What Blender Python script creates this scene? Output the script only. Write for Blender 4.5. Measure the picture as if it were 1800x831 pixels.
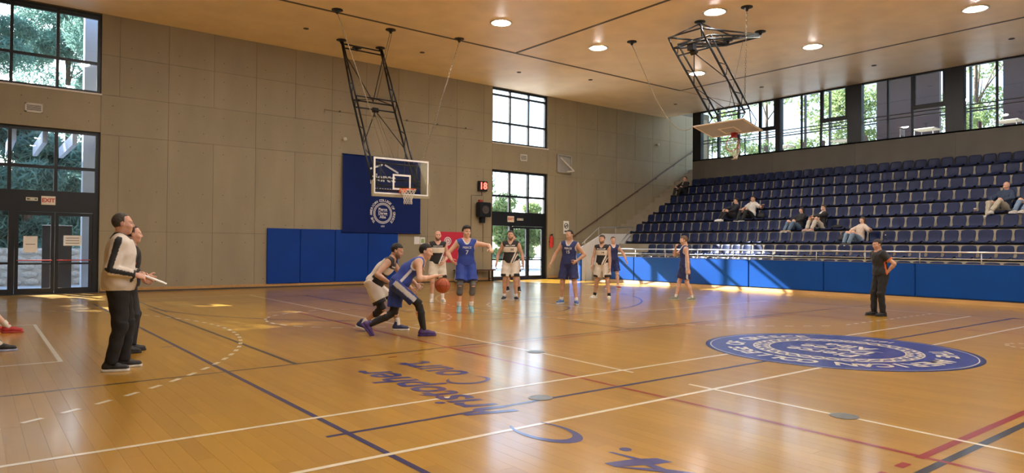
import bpy, bmesh, math, random
import numpy as np
from mathutils import Vector, Matrix, Quaternion
from mathutils.bvhtree import BVHTree

for o in list(bpy.data.objects):
    bpy.data.objects.remove(o, do_unlink=True)
SC = bpy.context.scene
COL = SC.collection
random.seed(7)
RNG = np.random.default_rng(7)
PI = math.pi

# ------------------------------------------------------------------ camera
F_PX, YAW, PITCH, ROLL = 1212.98, 0.66467, 0.01372, 0.0078
CAM = Vector((-9.82873, -4.9662, 1.45039))
def cam_axes():
    fw = Vector((math.sin(YAW)*math.cos(PITCH), math.cos(YAW)*math.cos(PITCH), math.sin(PITCH)))
    rt = Vector((math.cos(YAW), -math.sin(YAW), 0)); up = rt.cross(fw)
    r2 = rt*math.cos(ROLL) + up*math.sin(ROLL); u2 = -rt*math.sin(ROLL) + up*math.cos(ROLL)
    return fw, r2, u2
FW, RT, UP = cam_axes()
cam = bpy.data.cameras.new('camera'); camo = bpy.data.objects.new('camera', cam); COL.objects.link(camo)
cam.sensor_fit = 'HORIZONTAL'; cam.sensor_width = 36; cam.lens = F_PX/1800*36
cam.clip_start = 0.05; cam.clip_end = 400
camo.matrix_world = Matrix(((RT.x, UP.x, -FW.x, CAM.x), (RT.y, UP.y, -FW.y, CAM.y), (RT.z, UP.z, -FW.z, CAM.z), (0, 0, 0, 1)))
SC.camera = camo

# ------------------------------------------------------------------ sky, sun, exposure
SC.view_settings.view_transform = 'Standard'; SC.view_settings.look = 'None'
SC.view_settings.gamma = 1; SC.view_settings.use_curve_mapping = False
SC.view_settings.exposure = 1.0
SUN_DIR = Vector((2.4, -7.5, -5.25)).normalized()          # the way the light travels
SKY_STRENGTH, SUN_STRENGTH = 0.52, 22.0
LAMP_STRENGTH = 136.0
world = bpy.data.worlds.new('world'); SC.world = world; world.use_nodes = True
wn = world.node_tree.nodes; wl = world.node_tree.links; wn.clear()
sky = wn.new('ShaderNodeTexSky'); sky.sky_type = 'NISHITA'; sky.sun_disc = False
sky.sun_elevation = math.asin(-SUN_DIR.z); sky.sun_rotation = math.atan2(-SUN_DIR.x, -SUN_DIR.y)
sky.air_density = 1.0; sky.dust_density = 1.5; sky.ozone_density = 1.0
bg = wn.new('ShaderNodeBackground'); bg.inputs['Strength'].default_value = SKY_STRENGTH
wo = wn.new('ShaderNodeOutputWorld'); wl.new(sky.outputs[0], bg.inputs[0]); wl.new(bg.outputs[0], wo.inputs[0])
sl = bpy.data.lights.new('sun', 'SUN'); sl.energy = SUN_STRENGTH; sl.angle = 0.009; sl.color = (1.0, 0.95, 0.88)
slo = bpy.data.objects.new('sun', sl); COL.objects.link(slo); slo.location = (-8, 40, 30)
slo.rotation_euler = SUN_DIR.to_track_quat('-Z', 'Y').to_euler()

# ------------------------------------------------------------------ helpers
def mat(name, col, rough=0.6, metal=0.0, var=0.06, scale=8.0, bump=0.0, bscale=60.0, spec=0.5, coat=0.0, coat_rough=0.1,
        emit=None, estr=0.0, coord='Object', stretch=None, vcol=None, sheen=0.0):
    """Principled material; a noise varies the colour a little, an optional noise gives fine relief."""
    m = bpy.data.materials.new(name); m.use_nodes = True
    nt = m.node_tree; N = nt.nodes; L = nt.links
    b = N['Principled BSDF']
    b.inputs['Roughness'].default_value = rough; b.inputs['Metallic'].default_value = metal
    b.inputs['Specular IOR Level'].default_value = spec
    b.inputs['Coat Weight'].default_value = coat; b.inputs['Coat Roughness'].default_value = coat_rough
    b.inputs['Sheen Weight'].default_value = sheen
    tc = N.new('ShaderNodeTexCoord'); src = tc.outputs[coord]
    if stretch:
        mp = N.new('ShaderNodeMapping'); mp.inputs['Scale'].default_value = stretch
        L.new(src, mp.inputs[0]); src = mp.outputs[0]
    n = N.new('ShaderNodeTexNoise'); n.inputs['Scale'].default_value = scale; n.inputs['Detail'].default_value = 3
    L.new(src, n.inputs['Vector'])
    mr = N.new('ShaderNodeMapRange'); mr.inputs[1].default_value = 0.25; mr.inputs[2].default_value = 0.75
    mr.inputs[3].default_value = 1-var; mr.inputs[4].default_value = 1+var
    L.new(n.outputs[0], mr.inputs[0])
    mx = N.new('ShaderNodeMix'); mx.data_type = 'RGBA'; mx.blend_type = 'MULTIPLY'; mx.inputs[0].default_value = 1
    if vcol:
        at = N.new('ShaderNodeAttribute'); at.attribute_name = vcol; L.new(at.outputs['Color'], mx.inputs[6])
    else:
        mx.inputs[6].default_value = (*col, 1)
    L.new(mr.outputs[0], mx.inputs[7]); L.new(mx.outputs[2], b.inputs['Base Color'])
    if bump:
        n2 = N.new('ShaderNodeTexNoise'); n2.inputs['Scale'].default_value = bscale; L.new(src, n2.inputs['Vector'])
        bm_ = N.new('ShaderNodeBump'); bm_.inputs['Strength'].default_value = bump; bm_.inputs['Distance'].default_value = 0.01
        L.new(n2.outputs[0], bm_.inputs['Height']); L.new(bm_.outputs[0], b.inputs['Normal'])
    if emit:
        b.inputs['Emission Color'].default_value = (*emit, 1); b.inputs['Emission Strength'].default_value = estr
    return m

def srgb(r, g, b):
    f = lambda c: (c/255/12.92) if c/255 <= 0.04045 else ((c/255+0.055)/1.055)**2.4
    return (f(r), f(g), f(b))

def glass_mat(name, tint=(0.93, 0.97, 1.0), refl=1.0, rough=0.0):
    m = bpy.data.materials.new(name); m.use_nodes = True
    N = m.node_tree.nodes; L = m.node_tree.links; N.clear()
    t = N.new('ShaderNodeBsdfTransparent'); t.inputs[0].default_value = (*tint, 1)
    g = N.new('ShaderNodeBsdfGlossy'); g.inputs['Roughness'].default_value = rough
    f = N.new('ShaderNodeFresnel'); f.inputs[0].default_value = 1.45
    n = N.new('ShaderNodeTexNoise'); n.inputs['Scale'].default_value = 0.8
    mr = N.new('ShaderNodeMapRange'); mr.inputs[3].default_value = 0.85*refl; mr.inputs[4].default_value = 1.1*refl
    mu = N.new('ShaderNodeMath'); mu.operation = 'MULTIPLY'
    L.new(n.outputs[0], mr.inputs[0]); L.new(f.outputs[0], mu.inputs[0]); L.new(mr.outputs[0], mu.inputs[1])
    x = N.new('ShaderNodeMixShader'); o = N.new('ShaderNodeOutputMaterial')
    L.new(mu.outputs[0], x.inputs[0]); L.new(t.outputs[0], x.inputs[1]); L.new(g.outputs[0], x.inputs[2]); L.new(x.outputs[0], o.inputs[0])
    return m

class MB:
    """collects boxes, bars, tubes ... into one mesh"""
    def __init__(s): s.v = []; s.f = []; s.mi = []; s.m = 0
    def add(s, vs, fs):
        k = len(s.v); s.v += [tuple(v) for v in vs]; s.f += [tuple(i+k for i in f) for f in fs]; s.mi += [s.m]*len(fs); return s
    def box(s, x0, x1, y0, y1, z0, z1):
        vs = [(x, y, z) for z in (z0, z1) for y in (y0, y1) for x in (x0, x1)]
        return s.add(vs, [(0, 2, 3, 1), (4, 5, 7, 6), (0, 1, 5, 4), (2, 6, 7, 3), (0, 4, 6, 2), (1, 3, 7, 5)])
    def bevel_box(s, x0, x1, y0, y1, z0, z1, b):
        bm = bmesh.new(); bmesh.ops.create_cube(bm, size=1)
        for v in bm.verts: v.co = ((x0+x1)/2+v.co.x*(x1-x0), (y0+y1)/2+v.co.y*(y1-y0), (z0+z1)/2+v.co.z*(z1-z0))
        bmesh.ops.bevel(bm, geom=bm.edges[:], offset=b, segments=2, affect='EDGES')
        bm.verts.index_update(); s.add([v.co[:] for v in bm.verts], [[v.index for v in f.verts] for f in bm.faces]); bm.free(); return s
    def obox(s, c, ax, hs):
        """oriented box: centre, three axes, half sizes"""
        c = Vector(c); A = [Vector(a).normalized()*h for a, h in zip(ax, hs)]
        vs = [c + A[0]*i + A[1]*j + A[2]*k for k in (-1, 1) for j in (-1, 1) for i in (-1, 1)]
        return s.add(vs, [(0, 2, 3, 1), (4, 5, 7, 6), (0, 1, 5, 4), (2, 6, 7, 3), (0, 4, 6, 2), (1, 3, 7, 5)])
    def tube(s, pts, r, n=8, cap=True):
        pts = [Vector(q) for q in pts]; rr = r if isinstance(r, (list, tuple)) else [r]*len(pts)
        k = len(s.v); ref = None
        for i, q in enumerate(pts):
            d = (pts[min(i+1, len(pts)-1)] - pts[max(i-1, 0)])
            d = d.normalized() if d.length > 1e-9 else Vector((0, 0, 1))
            if ref is None: ref = d.orthogonal().normalized()
            ref = (ref - d*ref.dot(d)); ref = ref.normalized() if ref.length > 1e-6 else d.orthogonal().normalized()
            b = d.cross(ref)
            for j in range(n):
                a = 2*PI*j/n; s.v.append(tuple(q + (ref*math.cos(a)+b*math.sin(a))*rr[i]))
        for i in range(len(pts)-1):
            for j in range(n):
                a = k+i*n+j; b2 = k+i*n+(j+1) % n
                s.f.append((a, b2, b2+n, a+n)); s.mi.append(s.m)
        if cap:
            s.f.append(tuple(k+j for j in reversed(range(n)))); s.mi.append(s.m)
            e = k+(len(pts)-1)*n; s.f.append(tuple(e+j for j in range(n))); s.mi.append(s.m)
        return s
    def lathe(s, prof, c=(0, 0, 0), n=24, axis='z'):
        k = len(s.v); c = Vector(c)
        for r, z in prof:
            for j in range(n):
                a = 2*PI*j/n; p = (r*math.cos(a), r*math.sin(a), z)
                if axis == 'y': p = (p[0], p[2], p[1])
                if axis == 'x': p = (p[2], p[0], p[1])
                s.v.append(tuple(c+Vector(p)))
        for i in range(len(prof)-1):
            for j in range(n):
                a = k+i*n+j; b = k+i*n+(j+1) % n; s.f.append((a, b, b+n, a+n)); s.mi.append(s.m)
        s.f.append(tuple(k+j for j in reversed(range(n)))); s.mi.append(s.m)
        e = k+(len(prof)-1)*n; s.f.append(tuple(e+j for j in range(n))); s.mi.append(s.m)
        return s
    def prism(s, poly, axis, a0, a1):
        """extrude a 2-D outline along an axis (0,1,2)"""
        n = len(poly)
        def P(u, v, a): return [(a, u, v), (u, a, v), (u, v, a)][axis]
        vs = [P(u, v, a0) for u, v in poly] + [P(u, v, a1) for u, v in poly]
        fs = [tuple(range(n)), tuple(range(2*n-1, n-1, -1))] + [(i, i+n, (i+1) % n+n, (i+1) % n) for i in range(n)]
        return s.add(vs, fs)
    def torus(s, c, R, r, n=40, k=8, axis='z'):
        pts = []
        for i in range(n+1):
            a = 2*PI*i/n; d = (math.cos(a)*R, math.sin(a)*R)
            pts.append(Vector(c) + Vector({'z': (d[0], d[1], 0), 'x': (0, d[0], d[1]), 'y': (d[0], 0, d[1])}[axis]))
        return s.tube(pts, r, k, cap=False)
    def mesh(s, name='m', smooth=False, fix=True):
        me = bpy.data.meshes.new(name); me.from_pydata(s.v, [], s.f); me.validate()
        if any(s.mi) and len(me.polygons) == len(s.mi): me.polygons.foreach_set('material_index', s.mi)
        if fix:
            bm = bmesh.new(); bm.from_mesh(me); bmesh.ops.recalc_face_normals(bm, faces=bm.faces); bm.to_mesh(me); bm.free()
        if smooth: me.shade_smooth()
        me.update(); return me
    def build(s, name, m, parent=None, smooth=False, fix=True, loc=None):
        return obj(name, s.mesh(name, smooth, fix), m, parent, loc)

def obj(name, me, m=None, parent=None, loc=None):
    o = bpy.data.objects.new(name, me); COL.objects.link(o)
    if m is not None and me is not None and not me.materials:
        for q in (m if isinstance(m, (list, tuple)) else [m]): me.materials.append(q)
    if parent: o.parent = parent
    if loc is not None: o.location = loc
    return o
def tag(o, label, cat, group=None):
    o['label'] = label; o['category'] = cat
    if group: o['group'] = group
    return o
def thing(name, label, cat, loc=(0, 0, 0), rz=0.0, group=None):
    o = bpy.data.objects.new(name, None); COL.objects.link(o); o.empty_display_size = 0.2
    o.location = loc; o.rotation_euler = (0, 0, rz); return tag(o, label, cat, group)
def struct(o, label, cat):
    o['kind'] = 'structure'; o['label'] = label; o['category'] = cat; return o
def box(x0, x1, y0, y1, z0, z1): return MB().box(x0, x1, y0, y1, z0, z1)
ORD = ['first', 'second', 'third', 'fourth', 'fifth', 'sixth', 'seventh', 'eighth', 'ninth', 'tenth', 'eleventh', 'twelfth', 'thirteenth',
       'fourteenth', 'fifteenth', 'sixteenth', 'seventeenth', 'eighteenth', 'nineteenth', 'twentieth', 'twenty-first', 'twenty-second',
       'twenty-third', 'twenty-fourth', 'twenty-fifth', 'twenty-sixth', 'twenty-seventh', 'twenty-eighth', 'twenty-ninth', 'thirtieth',
       'thirty-first', 'thirty-second', 'thirty-third', 'thirty-fourth', 'thirty-fifth', 'thirty-sixth']

def text_mesh(txt, size, align='CENTER', extrude=0.0, font_shear=0.0, spacing=1.0, bold=0.0, res=3):
    cu = bpy.data.curves.new('txt', 'FONT'); cu.body = txt; cu.size = size; cu.align_x = align; cu.align_y = 'CENTER'
    cu.extrude = extrude; cu.shear = font_shear; cu.space_character = spacing; cu.offset = bold; cu.resolution_u = res
    o = bpy.data.objects.new('txt', cu); COL.objects.link(o)
    dg = bpy.context.evaluated_depsgraph_get(); me = bpy.data.meshes.new_from_object(o.evaluated_get(dg))
    bpy.data.objects.remove(o, do_unlink=True); bpy.data.curves.remove(cu)
    return me
def text_data(*a, **k):
    me = text_mesh(*a, **k); vs = [v.co.copy() for v in me.vertices]; fs = [tuple(p.vertices) for p in me.polygons]
    bpy.data.meshes.remove(me); return vs, fs

# ------------------------------------------------------------------ materials
M = {}
M['black_metal'] = mat('black_metal', (0.012, 0.014, 0.018), 0.35, 0.3, 0.15, 20)
M['dark_frame'] = mat('dark_frame', (0.008, 0.011, 0.016), 0.4, 0.2, 0.12, 6)
M['steel'] = mat('steel', (0.55, 0.56, 0.58), 0.28, 0.9, 0.08, 12)
M['white_paint'] = mat('white_paint', (0.78, 0.77, 0.74), 0.4, 0, 0.04, 10)
M['off_white'] = mat('off_white', (0.62, 0.60, 0.55), 0.5, 0, 0.06, 10)
M['paper'] = mat('paper', (0.74, 0.74, 0.72), 0.7, 0, 0.04, 14)
M['blue_pad'] = mat('blue_pad', (0.002, 0.040, 0.26), 0.45, 0, 0.10, 1.5, 0.10, 6, coord='Object', spec=0.2)
M['blue_pad_stand'] = mat('blue_pad_stand', (0.002, 0.055, 0.27), 0.45, 0, 0.10, 1.2, 0.10, 5, spec=0.2)
M['banner'] = mat('banner_cloth', (0.005, 0.017, 0.11), 0.7, 0, 0.10, 2.0, 0.08, 8, spec=0.15)
M['print_white'] = mat('print_white', (0.72, 0.73, 0.76), 0.6, 0, 0.04, 20)
M['seat_blue'] = mat('seat_plastic', (0.007, 0.015, 0.060), 0.42, 0, 0.12, 6, spec=0.25)
M['concrete_step'] = mat('concrete_step', (0.36, 0.32, 0.245), 0.75, 0, 0.12, 1.8, 0.15, 30)
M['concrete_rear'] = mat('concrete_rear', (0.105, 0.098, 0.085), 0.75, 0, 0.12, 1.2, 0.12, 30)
M['orange'] = mat('rim_orange', (0.80, 0.14, 0.02), 0.4, 0.2, 0.08, 15)
M['rim_red'] = mat('rim_red', (0.42, 0.03, 0.025), 0.45, 0.2, 0.1, 15)
M['net'] = mat('net_cord', (0.72, 0.68, 0.60), 0.8, 0, 0.08, 40)
M['rope'] = mat('rope', (0.30, 0.23, 0.15), 0.8, 0, 0.15, 40)
M['chain'] = mat('chain', (0.16, 0.13, 0.10), 0.45, 0.7, 0.15, 40)
M['pad_grey'] = mat('board_padding', (0.30, 0.26, 0.16), 0.6, 0, 0.08, 8)
M['glass'] = glass_mat('window_glass')
M['board_glass'] = glass_mat('board_acrylic', (0.90, 0.92, 0.93), 1.0, 0.02)
M['wood_trim'] = mat('wood_trim', (0.42, 0.235, 0.08), 0.4, 0, 0.15, 3, stretch=(4, 0.5, 4))
M['dark_trim'] = mat('dark_trim', (0.05, 0.042, 0.035), 0.5, 0, 0.15, 6)
M['red_sign'] = mat('red_sign', (0.55, 0.015, 0.05), 0.5, 0, 0.05, 5)
M['extinguisher'] = mat('extinguisher_red', (0.50, 0.02, 0.015), 0.3, 0, 0.05, 10)
M['brown_wood'] = mat('bench_wood', (0.09, 0.035, 0.022), 0.45, 0, 0.15, 5)
M['led_red'] = mat('led_red', (0.3, 0.01, 0.01), 0.5, emit=(1.0, 0.06, 0.04), estr=4.0)
M['sign_lit'] = mat('sign_face', (0.75, 0.70, 0.60), 0.5, 0, 0.04, 10)
M['sign_red'] = mat('sign_red_letters', (0.55, 0.06, 0.04), 0.5, 0, 0.04, 10)
M['lamp_disc'] = mat('lamp_glow', (1, 1, 1), 0.5, emit=(1.0, 0.94, 0.88), estr=LAMP_STRENGTH)
M['reflector'] = mat('lamp_reflector', (0.22, 0.21, 0.19), 0.4, 0.6, 0.03, 10)
M['lamp_ring'] = mat('lamp_ring', (0.60, 0.55, 0.45), 0.35, 0.6, 0.05, 10)
# ------------------------------------------------------------------ the hall
WALL_Y, CEIL, REAR_X = 18.14, 8.11, 18.3
X_MIN, Y_MIN = -15.0, -18.2
PLANK_W, PLANK_L = 0.125, 2.4

def floor_mat():
    m = bpy.data.materials.new('floor_boards'); m.use_nodes = True
    N = m.node_tree.nodes; L = m.node_tree.links; b = N['Principled BSDF']
    ge = N.new('ShaderNodeNewGeometry'); sp = N.new('ShaderNodeSeparateXYZ'); L.new(ge.outputs['Position'], sp.inputs[0])
    def math_(op, a, c=None):
        n = N.new('ShaderNodeMath'); n.operation = op
        for i, v in enumerate((a, c)):
            if v is None: continue
            if isinstance(v, (int, float)): n.inputs[i].default_value = v
            else: L.new(v, n.inputs[i])
        return n.outputs[0]
    ix = math_('FLOOR', math_('DIVIDE', math_('SUBTRACT', sp.outputs[0], X_MIN), PLANK_W))
    off = math_('MULTIPLY', math_('MODULO', math_('MULTIPLY', ix, 5), 7), PLANK_L/7)
    iy = math_('FLOOR', math_('DIVIDE', math_('ADD', math_('SUBTRACT', sp.outputs[1], Y_MIN), off), PLANK_L))
    cb = N.new('ShaderNodeCombineXYZ'); L.new(ix, cb.inputs[0]); L.new(iy, cb.inputs[1])
    wh = N.new('ShaderNodeTexWhiteNoise'); L.new(cb.outputs[0], wh.inputs['Vector'])
    # grain runs along the boards
    mp = N.new('ShaderNodeMapping'); mp.inputs['Scale'].default_value = (18, 1.3, 1); L.new(ge.outputs['Position'], mp.inputs[0])
    g = N.new('ShaderNodeTexNoise'); g.inputs['Scale'].default_value = 1; g.inputs['Detail'].default_value = 4; L.new(mp.outputs[0], g.inputs['Vector'])
    wr = N.new('ShaderNodeTexNoise'); wr.inputs['Scale'].default_value = 0.35; wr.inputs['Detail'].default_value = 2; L.new(ge.outputs['Position'], wr.inputs['Vector'])
    v = math_('ADD', math_('ADD', 0.03, math_('MULTIPLY', wh.outputs[0], 0.15)), math_('ADD', math_('MULTIPLY', g.outputs[0], 0.16), math_('MULTIPLY', wr.outputs[0], 0.34)))
    cr = N.new('ShaderNodeValToRGB'); L.new(v, cr.inputs[0])
    cr.color_ramp.elements[0].position = 0.12; cr.color_ramp.elements[0].color = (0.315, 0.152, 0.008, 1)
    cr.color_ramp.elements[1].position = 0.60; cr.color_ramp.elements[1].color = (0.525, 0.288, 0.020, 1)
    L.new(cr.outputs[0], b.inputs['Base Color'])
    rr = N.new('ShaderNodeMapRange'); rr.inputs[3].default_value = 0.29; rr.inputs[4].default_value = 0.33
    L.new(wr.outputs[0], rr.inputs[0]); L.new(rr.outputs[0], b.inputs['Roughness'])
    b.inputs['Specular IOR Level'].default_value = 0.25; b.inputs['Coat Weight'].default_value = 0.75; b.inputs['Coat Roughness'].default_value = 0.15
    mp2 = N.new('ShaderNodeMapping'); mp2.inputs['Scale'].default_value = (9, 0.8, 1); L.new(ge.outputs['Position'], mp2.inputs[0])
    g2 = N.new('ShaderNodeTexNoise'); g2.inputs['Scale'].default_value = 1; g2.inputs['Detail'].default_value = 2; L.new(mp2.outputs[0], g2.inputs['Vector'])
    bp = N.new('ShaderNodeBump'); bp.inputs['Strength'].default_value = 0.006; bp.inputs['Distance'].default_value = 0.02
    L.new(g2.outputs[0], bp.inputs['Height']); L.new(bp.outputs[0], b.inputs['Normal'])
    return m
M['floor'] = floor_mat()
def paint(name, col, rough=0.28, var=0.10):
    return mat(name, col, rough, 0, var, 9, coord='Object', spec=0.25, coat=0.75, coat_rough=0.15)
P_WHITE = paint('court_paint_white', (0.80, 0.73, 0.57)); P_BLUE = paint('court_paint_blue', (0.014, 0.018, 0.11))
P_LOGO = paint('court_paint_logo_blue', (0.035, 0.055, 0.28), var=0.22); P_RED = paint('court_paint_red', (0.30, 0.010, 0.004))
P_BLACK = paint('court_paint_black', (0.030, 0.026, 0.030)); P_SILVER = mat('floor_socket_metal', (0.20, 0.19, 0.16), 0.3, 0.7, 0.2, 12)
P_TEXT = paint('court_paint_lettering', (0.030, 0.036, 0.20), var=0.15)

floor = struct(box(X_MIN, 22, Y_MIN, WALL_Y+0.3, -0.25, -0.004).build('floor', M['floor']), 'glossy orange wooden sports floor of the hall', 'floor')
# boards: the 300 that show largest are pieces of their own, the others one part
pl = []
nx = int((11.0 - X_MIN)/PLANK_W)
for i in range(nx):
    x0 = X_MIN + i*PLANK_W; off = ((i*5) % 7)*PLANK_L/7
    j = 0
    while True:
        y0 = Y_MIN - off + j*PLANK_L; y1 = y0 + PLANK_L; j += 1
        if y0 > WALL_Y: break
        y0c, y1c = max(y0, Y_MIN), min(y1, WALL_Y)
        if y1c - y0c < 0.02: continue
        pl.append((x0, y0c, y1c))
def in_view(x, y):
    d = Vector((x, y, 0)) - CAM; z = d.dot(FW)
    if z < 0.5: return 1e9
    u = 900 + F_PX*d.dot(RT)/z; v = 415.5 - F_PX*d.dot(UP)/z
    return z if (-20 < u < 1820 and v < 850) else 1e9
pl.sort(key=lambda q: min(in_view(q[0], q[1]), in_view(q[0], q[2]), in_view(q[0], (q[1]+q[2])/2)))
plank_me = {}
G = 0.0006
def plank_box(x0, x1, y0, y1, mb, G=G): return mb.box(x0+G, x1-G, y0+G, y1-G, -0.004, 0.0)
rest = MB()
for k, (x0, y0, y1) in enumerate(pl):
    if k < 300:
        key = round(y1-y0, 3)
        if key not in plank_me:
            plank_me[key] = plank_box(0, PLANK_W, 0, y1-y0, MB()).mesh('plank'); plank_me[key].materials.append(M['floor'])
        o = obj('plank', plank_me[key], None, floor, (x0, y0, 0))
    else:
        plank_box(x0, x0+PLANK_W, y0, y1, rest, 0.0)
ro = rest.build('far_planks', M['floor'], floor, fix=False); ro['kind'] = 'stuff'

# ---- painted markings (a film on the boards)
FZ = 0.0012
_layer = [0]
def film(name, vs2, fs, m):
    _layer[0] += 1; z = FZ + 0.00002*_layer[0]
    me = bpy.data.meshes.new(name); me.from_pydata([(x, y, z) for x, y in vs2], [], fs); me.update()
    o = obj(name, me, m, floor); return o
def line(a, b, w, m, name='court_line'):
    a, b = Vector(a), Vector(b); d = (b-a).normalized(); n = Vector((-d.y, d.x))*w/2
    return film(name, [a-n, b-n, b+n, a+n], [(0, 1, 2, 3)], m)
def arc(c, r, a0, a1, w, m, n=64, name='court_arc', dash=None, k=24):
    vs, fs = [], []
    if dash:
        for i in range(k):
            t0 = a0+(a1-a0)*i/k; t1 = a0+(a1-a0)*(i+dash)/k
            q = len(vs)
            for t in (t0, (t0+t1)/2, t1):
                vs += [(c[0]+(r-w/2)*math.cos(t), c[1]+(r-w/2)*math.sin(t)), (c[0]+(r+w/2)*math.cos(t), c[1]+(r+w/2)*math.sin(t))]
            fs += [(q, q+1, q+3, q+2), (q+2, q+3, q+5, q+4)]
    else:
        for i in range(n+1):
            t = a0+(a1-a0)*i/n
            vs += [(c[0]+(r-w/2)*math.cos(t), c[1]+(r-w/2)*math.sin(t)), (c[0]+(r+w/2)*math.cos(t), c[1]+(r+w/2)*math.sin(t))]
        fs = [(2*i, 2*i+1, 2*i+3, 2*i+2) for i in range(n)]
    return film(name, vs, fs, m)
def dashes(a, b, k, frac, w, m, name='dashed_line'):
    a, b = Vector(a), Vector(b); d = (b-a).normalized(); n = Vector((-d.y, d.x))*w/2; vs, fs = [], []
    for i in range(k):
        p, q = a+(b-a)*i/k, a+(b-a)*(i+frac)/k; j = len(vs); vs += [p-n, q-n, q+n, p+n]; fs.append((j, j+1, j+2, j+3))
    return film(name, vs, fs, m)
# black lines of the small courts
line((-13, 2.93), (-4.31, 3.36), 0.045, P_BLACK); line((-4.31, 3.36), (8.5, 3.36), 0.045, P_BLACK)
line((-13, 12.42), (2, 12.55), 0.045, P_BLACK)
line((-6.72, 12.12), (-6.71, 3.22), 0.055, P_BLACK); line((-6.55, 14.2), (-6.56, 10.9), 0.045, P_BLACK)
line((-0.62, 16), (-0.62, 3.36), 0.045, P_BLACK); line((-5.05, -3.07), (8.5, -3.07), 0.06, P_BLACK)
# red lines
line((-4.34, 9.40), (-4.61, -4.6), 0.05, P_RED); line((4.47, 9.4), (4.36, -6), 0.05, P_RED)
line((-4.36, 9.40), (4.5, 9.40), 0.05, P_RED); line((-4.40, 3.16), (4.5, 3.16), 0.045, P_RED); line((-4.63, -2.93), (4.5, -2.93), 0.062, P_RED)
dashes((-4.66, 3.07), (-6.22, 3.01), 4, 0.34, 0.045, P_RED); dashes((-4.82, -2.93), (-6.4, -2.93), 5, 0.42, 0.06, P_RED)
# blue basketball court
line((-7.525, 14.05), (-7.525, -16), 0.05, P_BLUE); line((7.525, 14.05), (7.525, -16), 0.05, P_BLUE)
line((-7.55, 14.03), (7.55, 14.03), 0.05, P_BLUE); line((-7.70, 0), (7.70, 0), 0.05, P_BLUE)
line((-7.55, 5.63), (-7.72, 5.63), 0.05, P_BLUE)
for s in (-1, 1): line((s*2.35, 14), (s*2.35, 8.2), 0.05, P_BLUE)
film('key_block', [(-2.32, 11.45), (-2.42, 11.45), (-2.42, 11.0), (-2.32, 11.0)], [(0, 1, 2, 3)], P_BLUE)
line((-2.35, 8.2), (2.35, 8.2), 0.05, P_BLUE)
arc((0, 8.2), 1.75, -PI, 0, 0.06, P_BLUE)
arc((0, 12.425), 6.6, -PI+0.05, -0.05, 0.05, P_BLUE, 96)
# white cross courts
for x0 in (-14.4,): pass
line((-14.5, 0.55), (7.31, 0.70), 0.05, P_WHITE); line((-14.5, -0.67), (7.31, -0.66), 0.05, P_WHITE)
line((7.3, 0.70), (7.42, 15.05), 0.05, P_WHITE); line((7.3, -0.66), (7.3, -15), 0.05, P_WHITE)
line((-14.5, 15.05), (7.4, 15.12), 0.05, P_WHITE)
line((-3.58, 15.07), (-3.72, 2.35), 0.045, P_WHITE); line((-3.71, 2.22), (-3.79, 0.45), 0.045, P_WHITE)
line((-3.82, -0.36), (-3.87, -1.95), 0.045, P_WHITE); line((-3.86, -2.1), (-3.95, -4.2), 0.045, P_WHITE)
line((1.63, 5.48), (1.66, 10.0), 0.05, P_WHITE); line((1.63, 5.48), (7.32, 5.6), 0.05, P_WHITE); line((1.66, 10.0), (7.35, 10.0), 0.05, P_WHITE)
line((-8.95, 5.03), (-8.93, 9.8), 0.05, P_WHITE); line((-14.5, 5.03), (-8.93, 5.05), 0.05, P_WHITE); line((-14.5, 9.8), (-8.93, 9.8), 0.05, P_WHITE)
arc((-3.66, 7.80), 1.80, 0, 2*PI, 0.05, P_WHITE, dash=0.52, k=30, name='dashed_circle')
arc((-13.2, 7.55), 6.83, -1.15, 1.2, 0.055, P_WHITE, dash=0.5, k=46, name='dashed_arc')
arc((6.0, 7.6), 6.82, PI-1.12, PI+1.12, 0.055, P_WHITE, dash=0.5, k=42, name='dashed_arc')
dashes((3.3, 1.45), (7.3, 1.44), 13, 0.5, 0.055, P_WHITE)
arc((1.66, 7.75), 1.8, PI/2, 3*PI/2, 0.05, P_WHITE, dash=0.5, k=14, name='dashed_arc')
arc((2.75, -1.62), 0.32, 0.6, 3.4, 0.06, P_WHITE, dash=0.5, k=6, name='dashed_arc')
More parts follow.
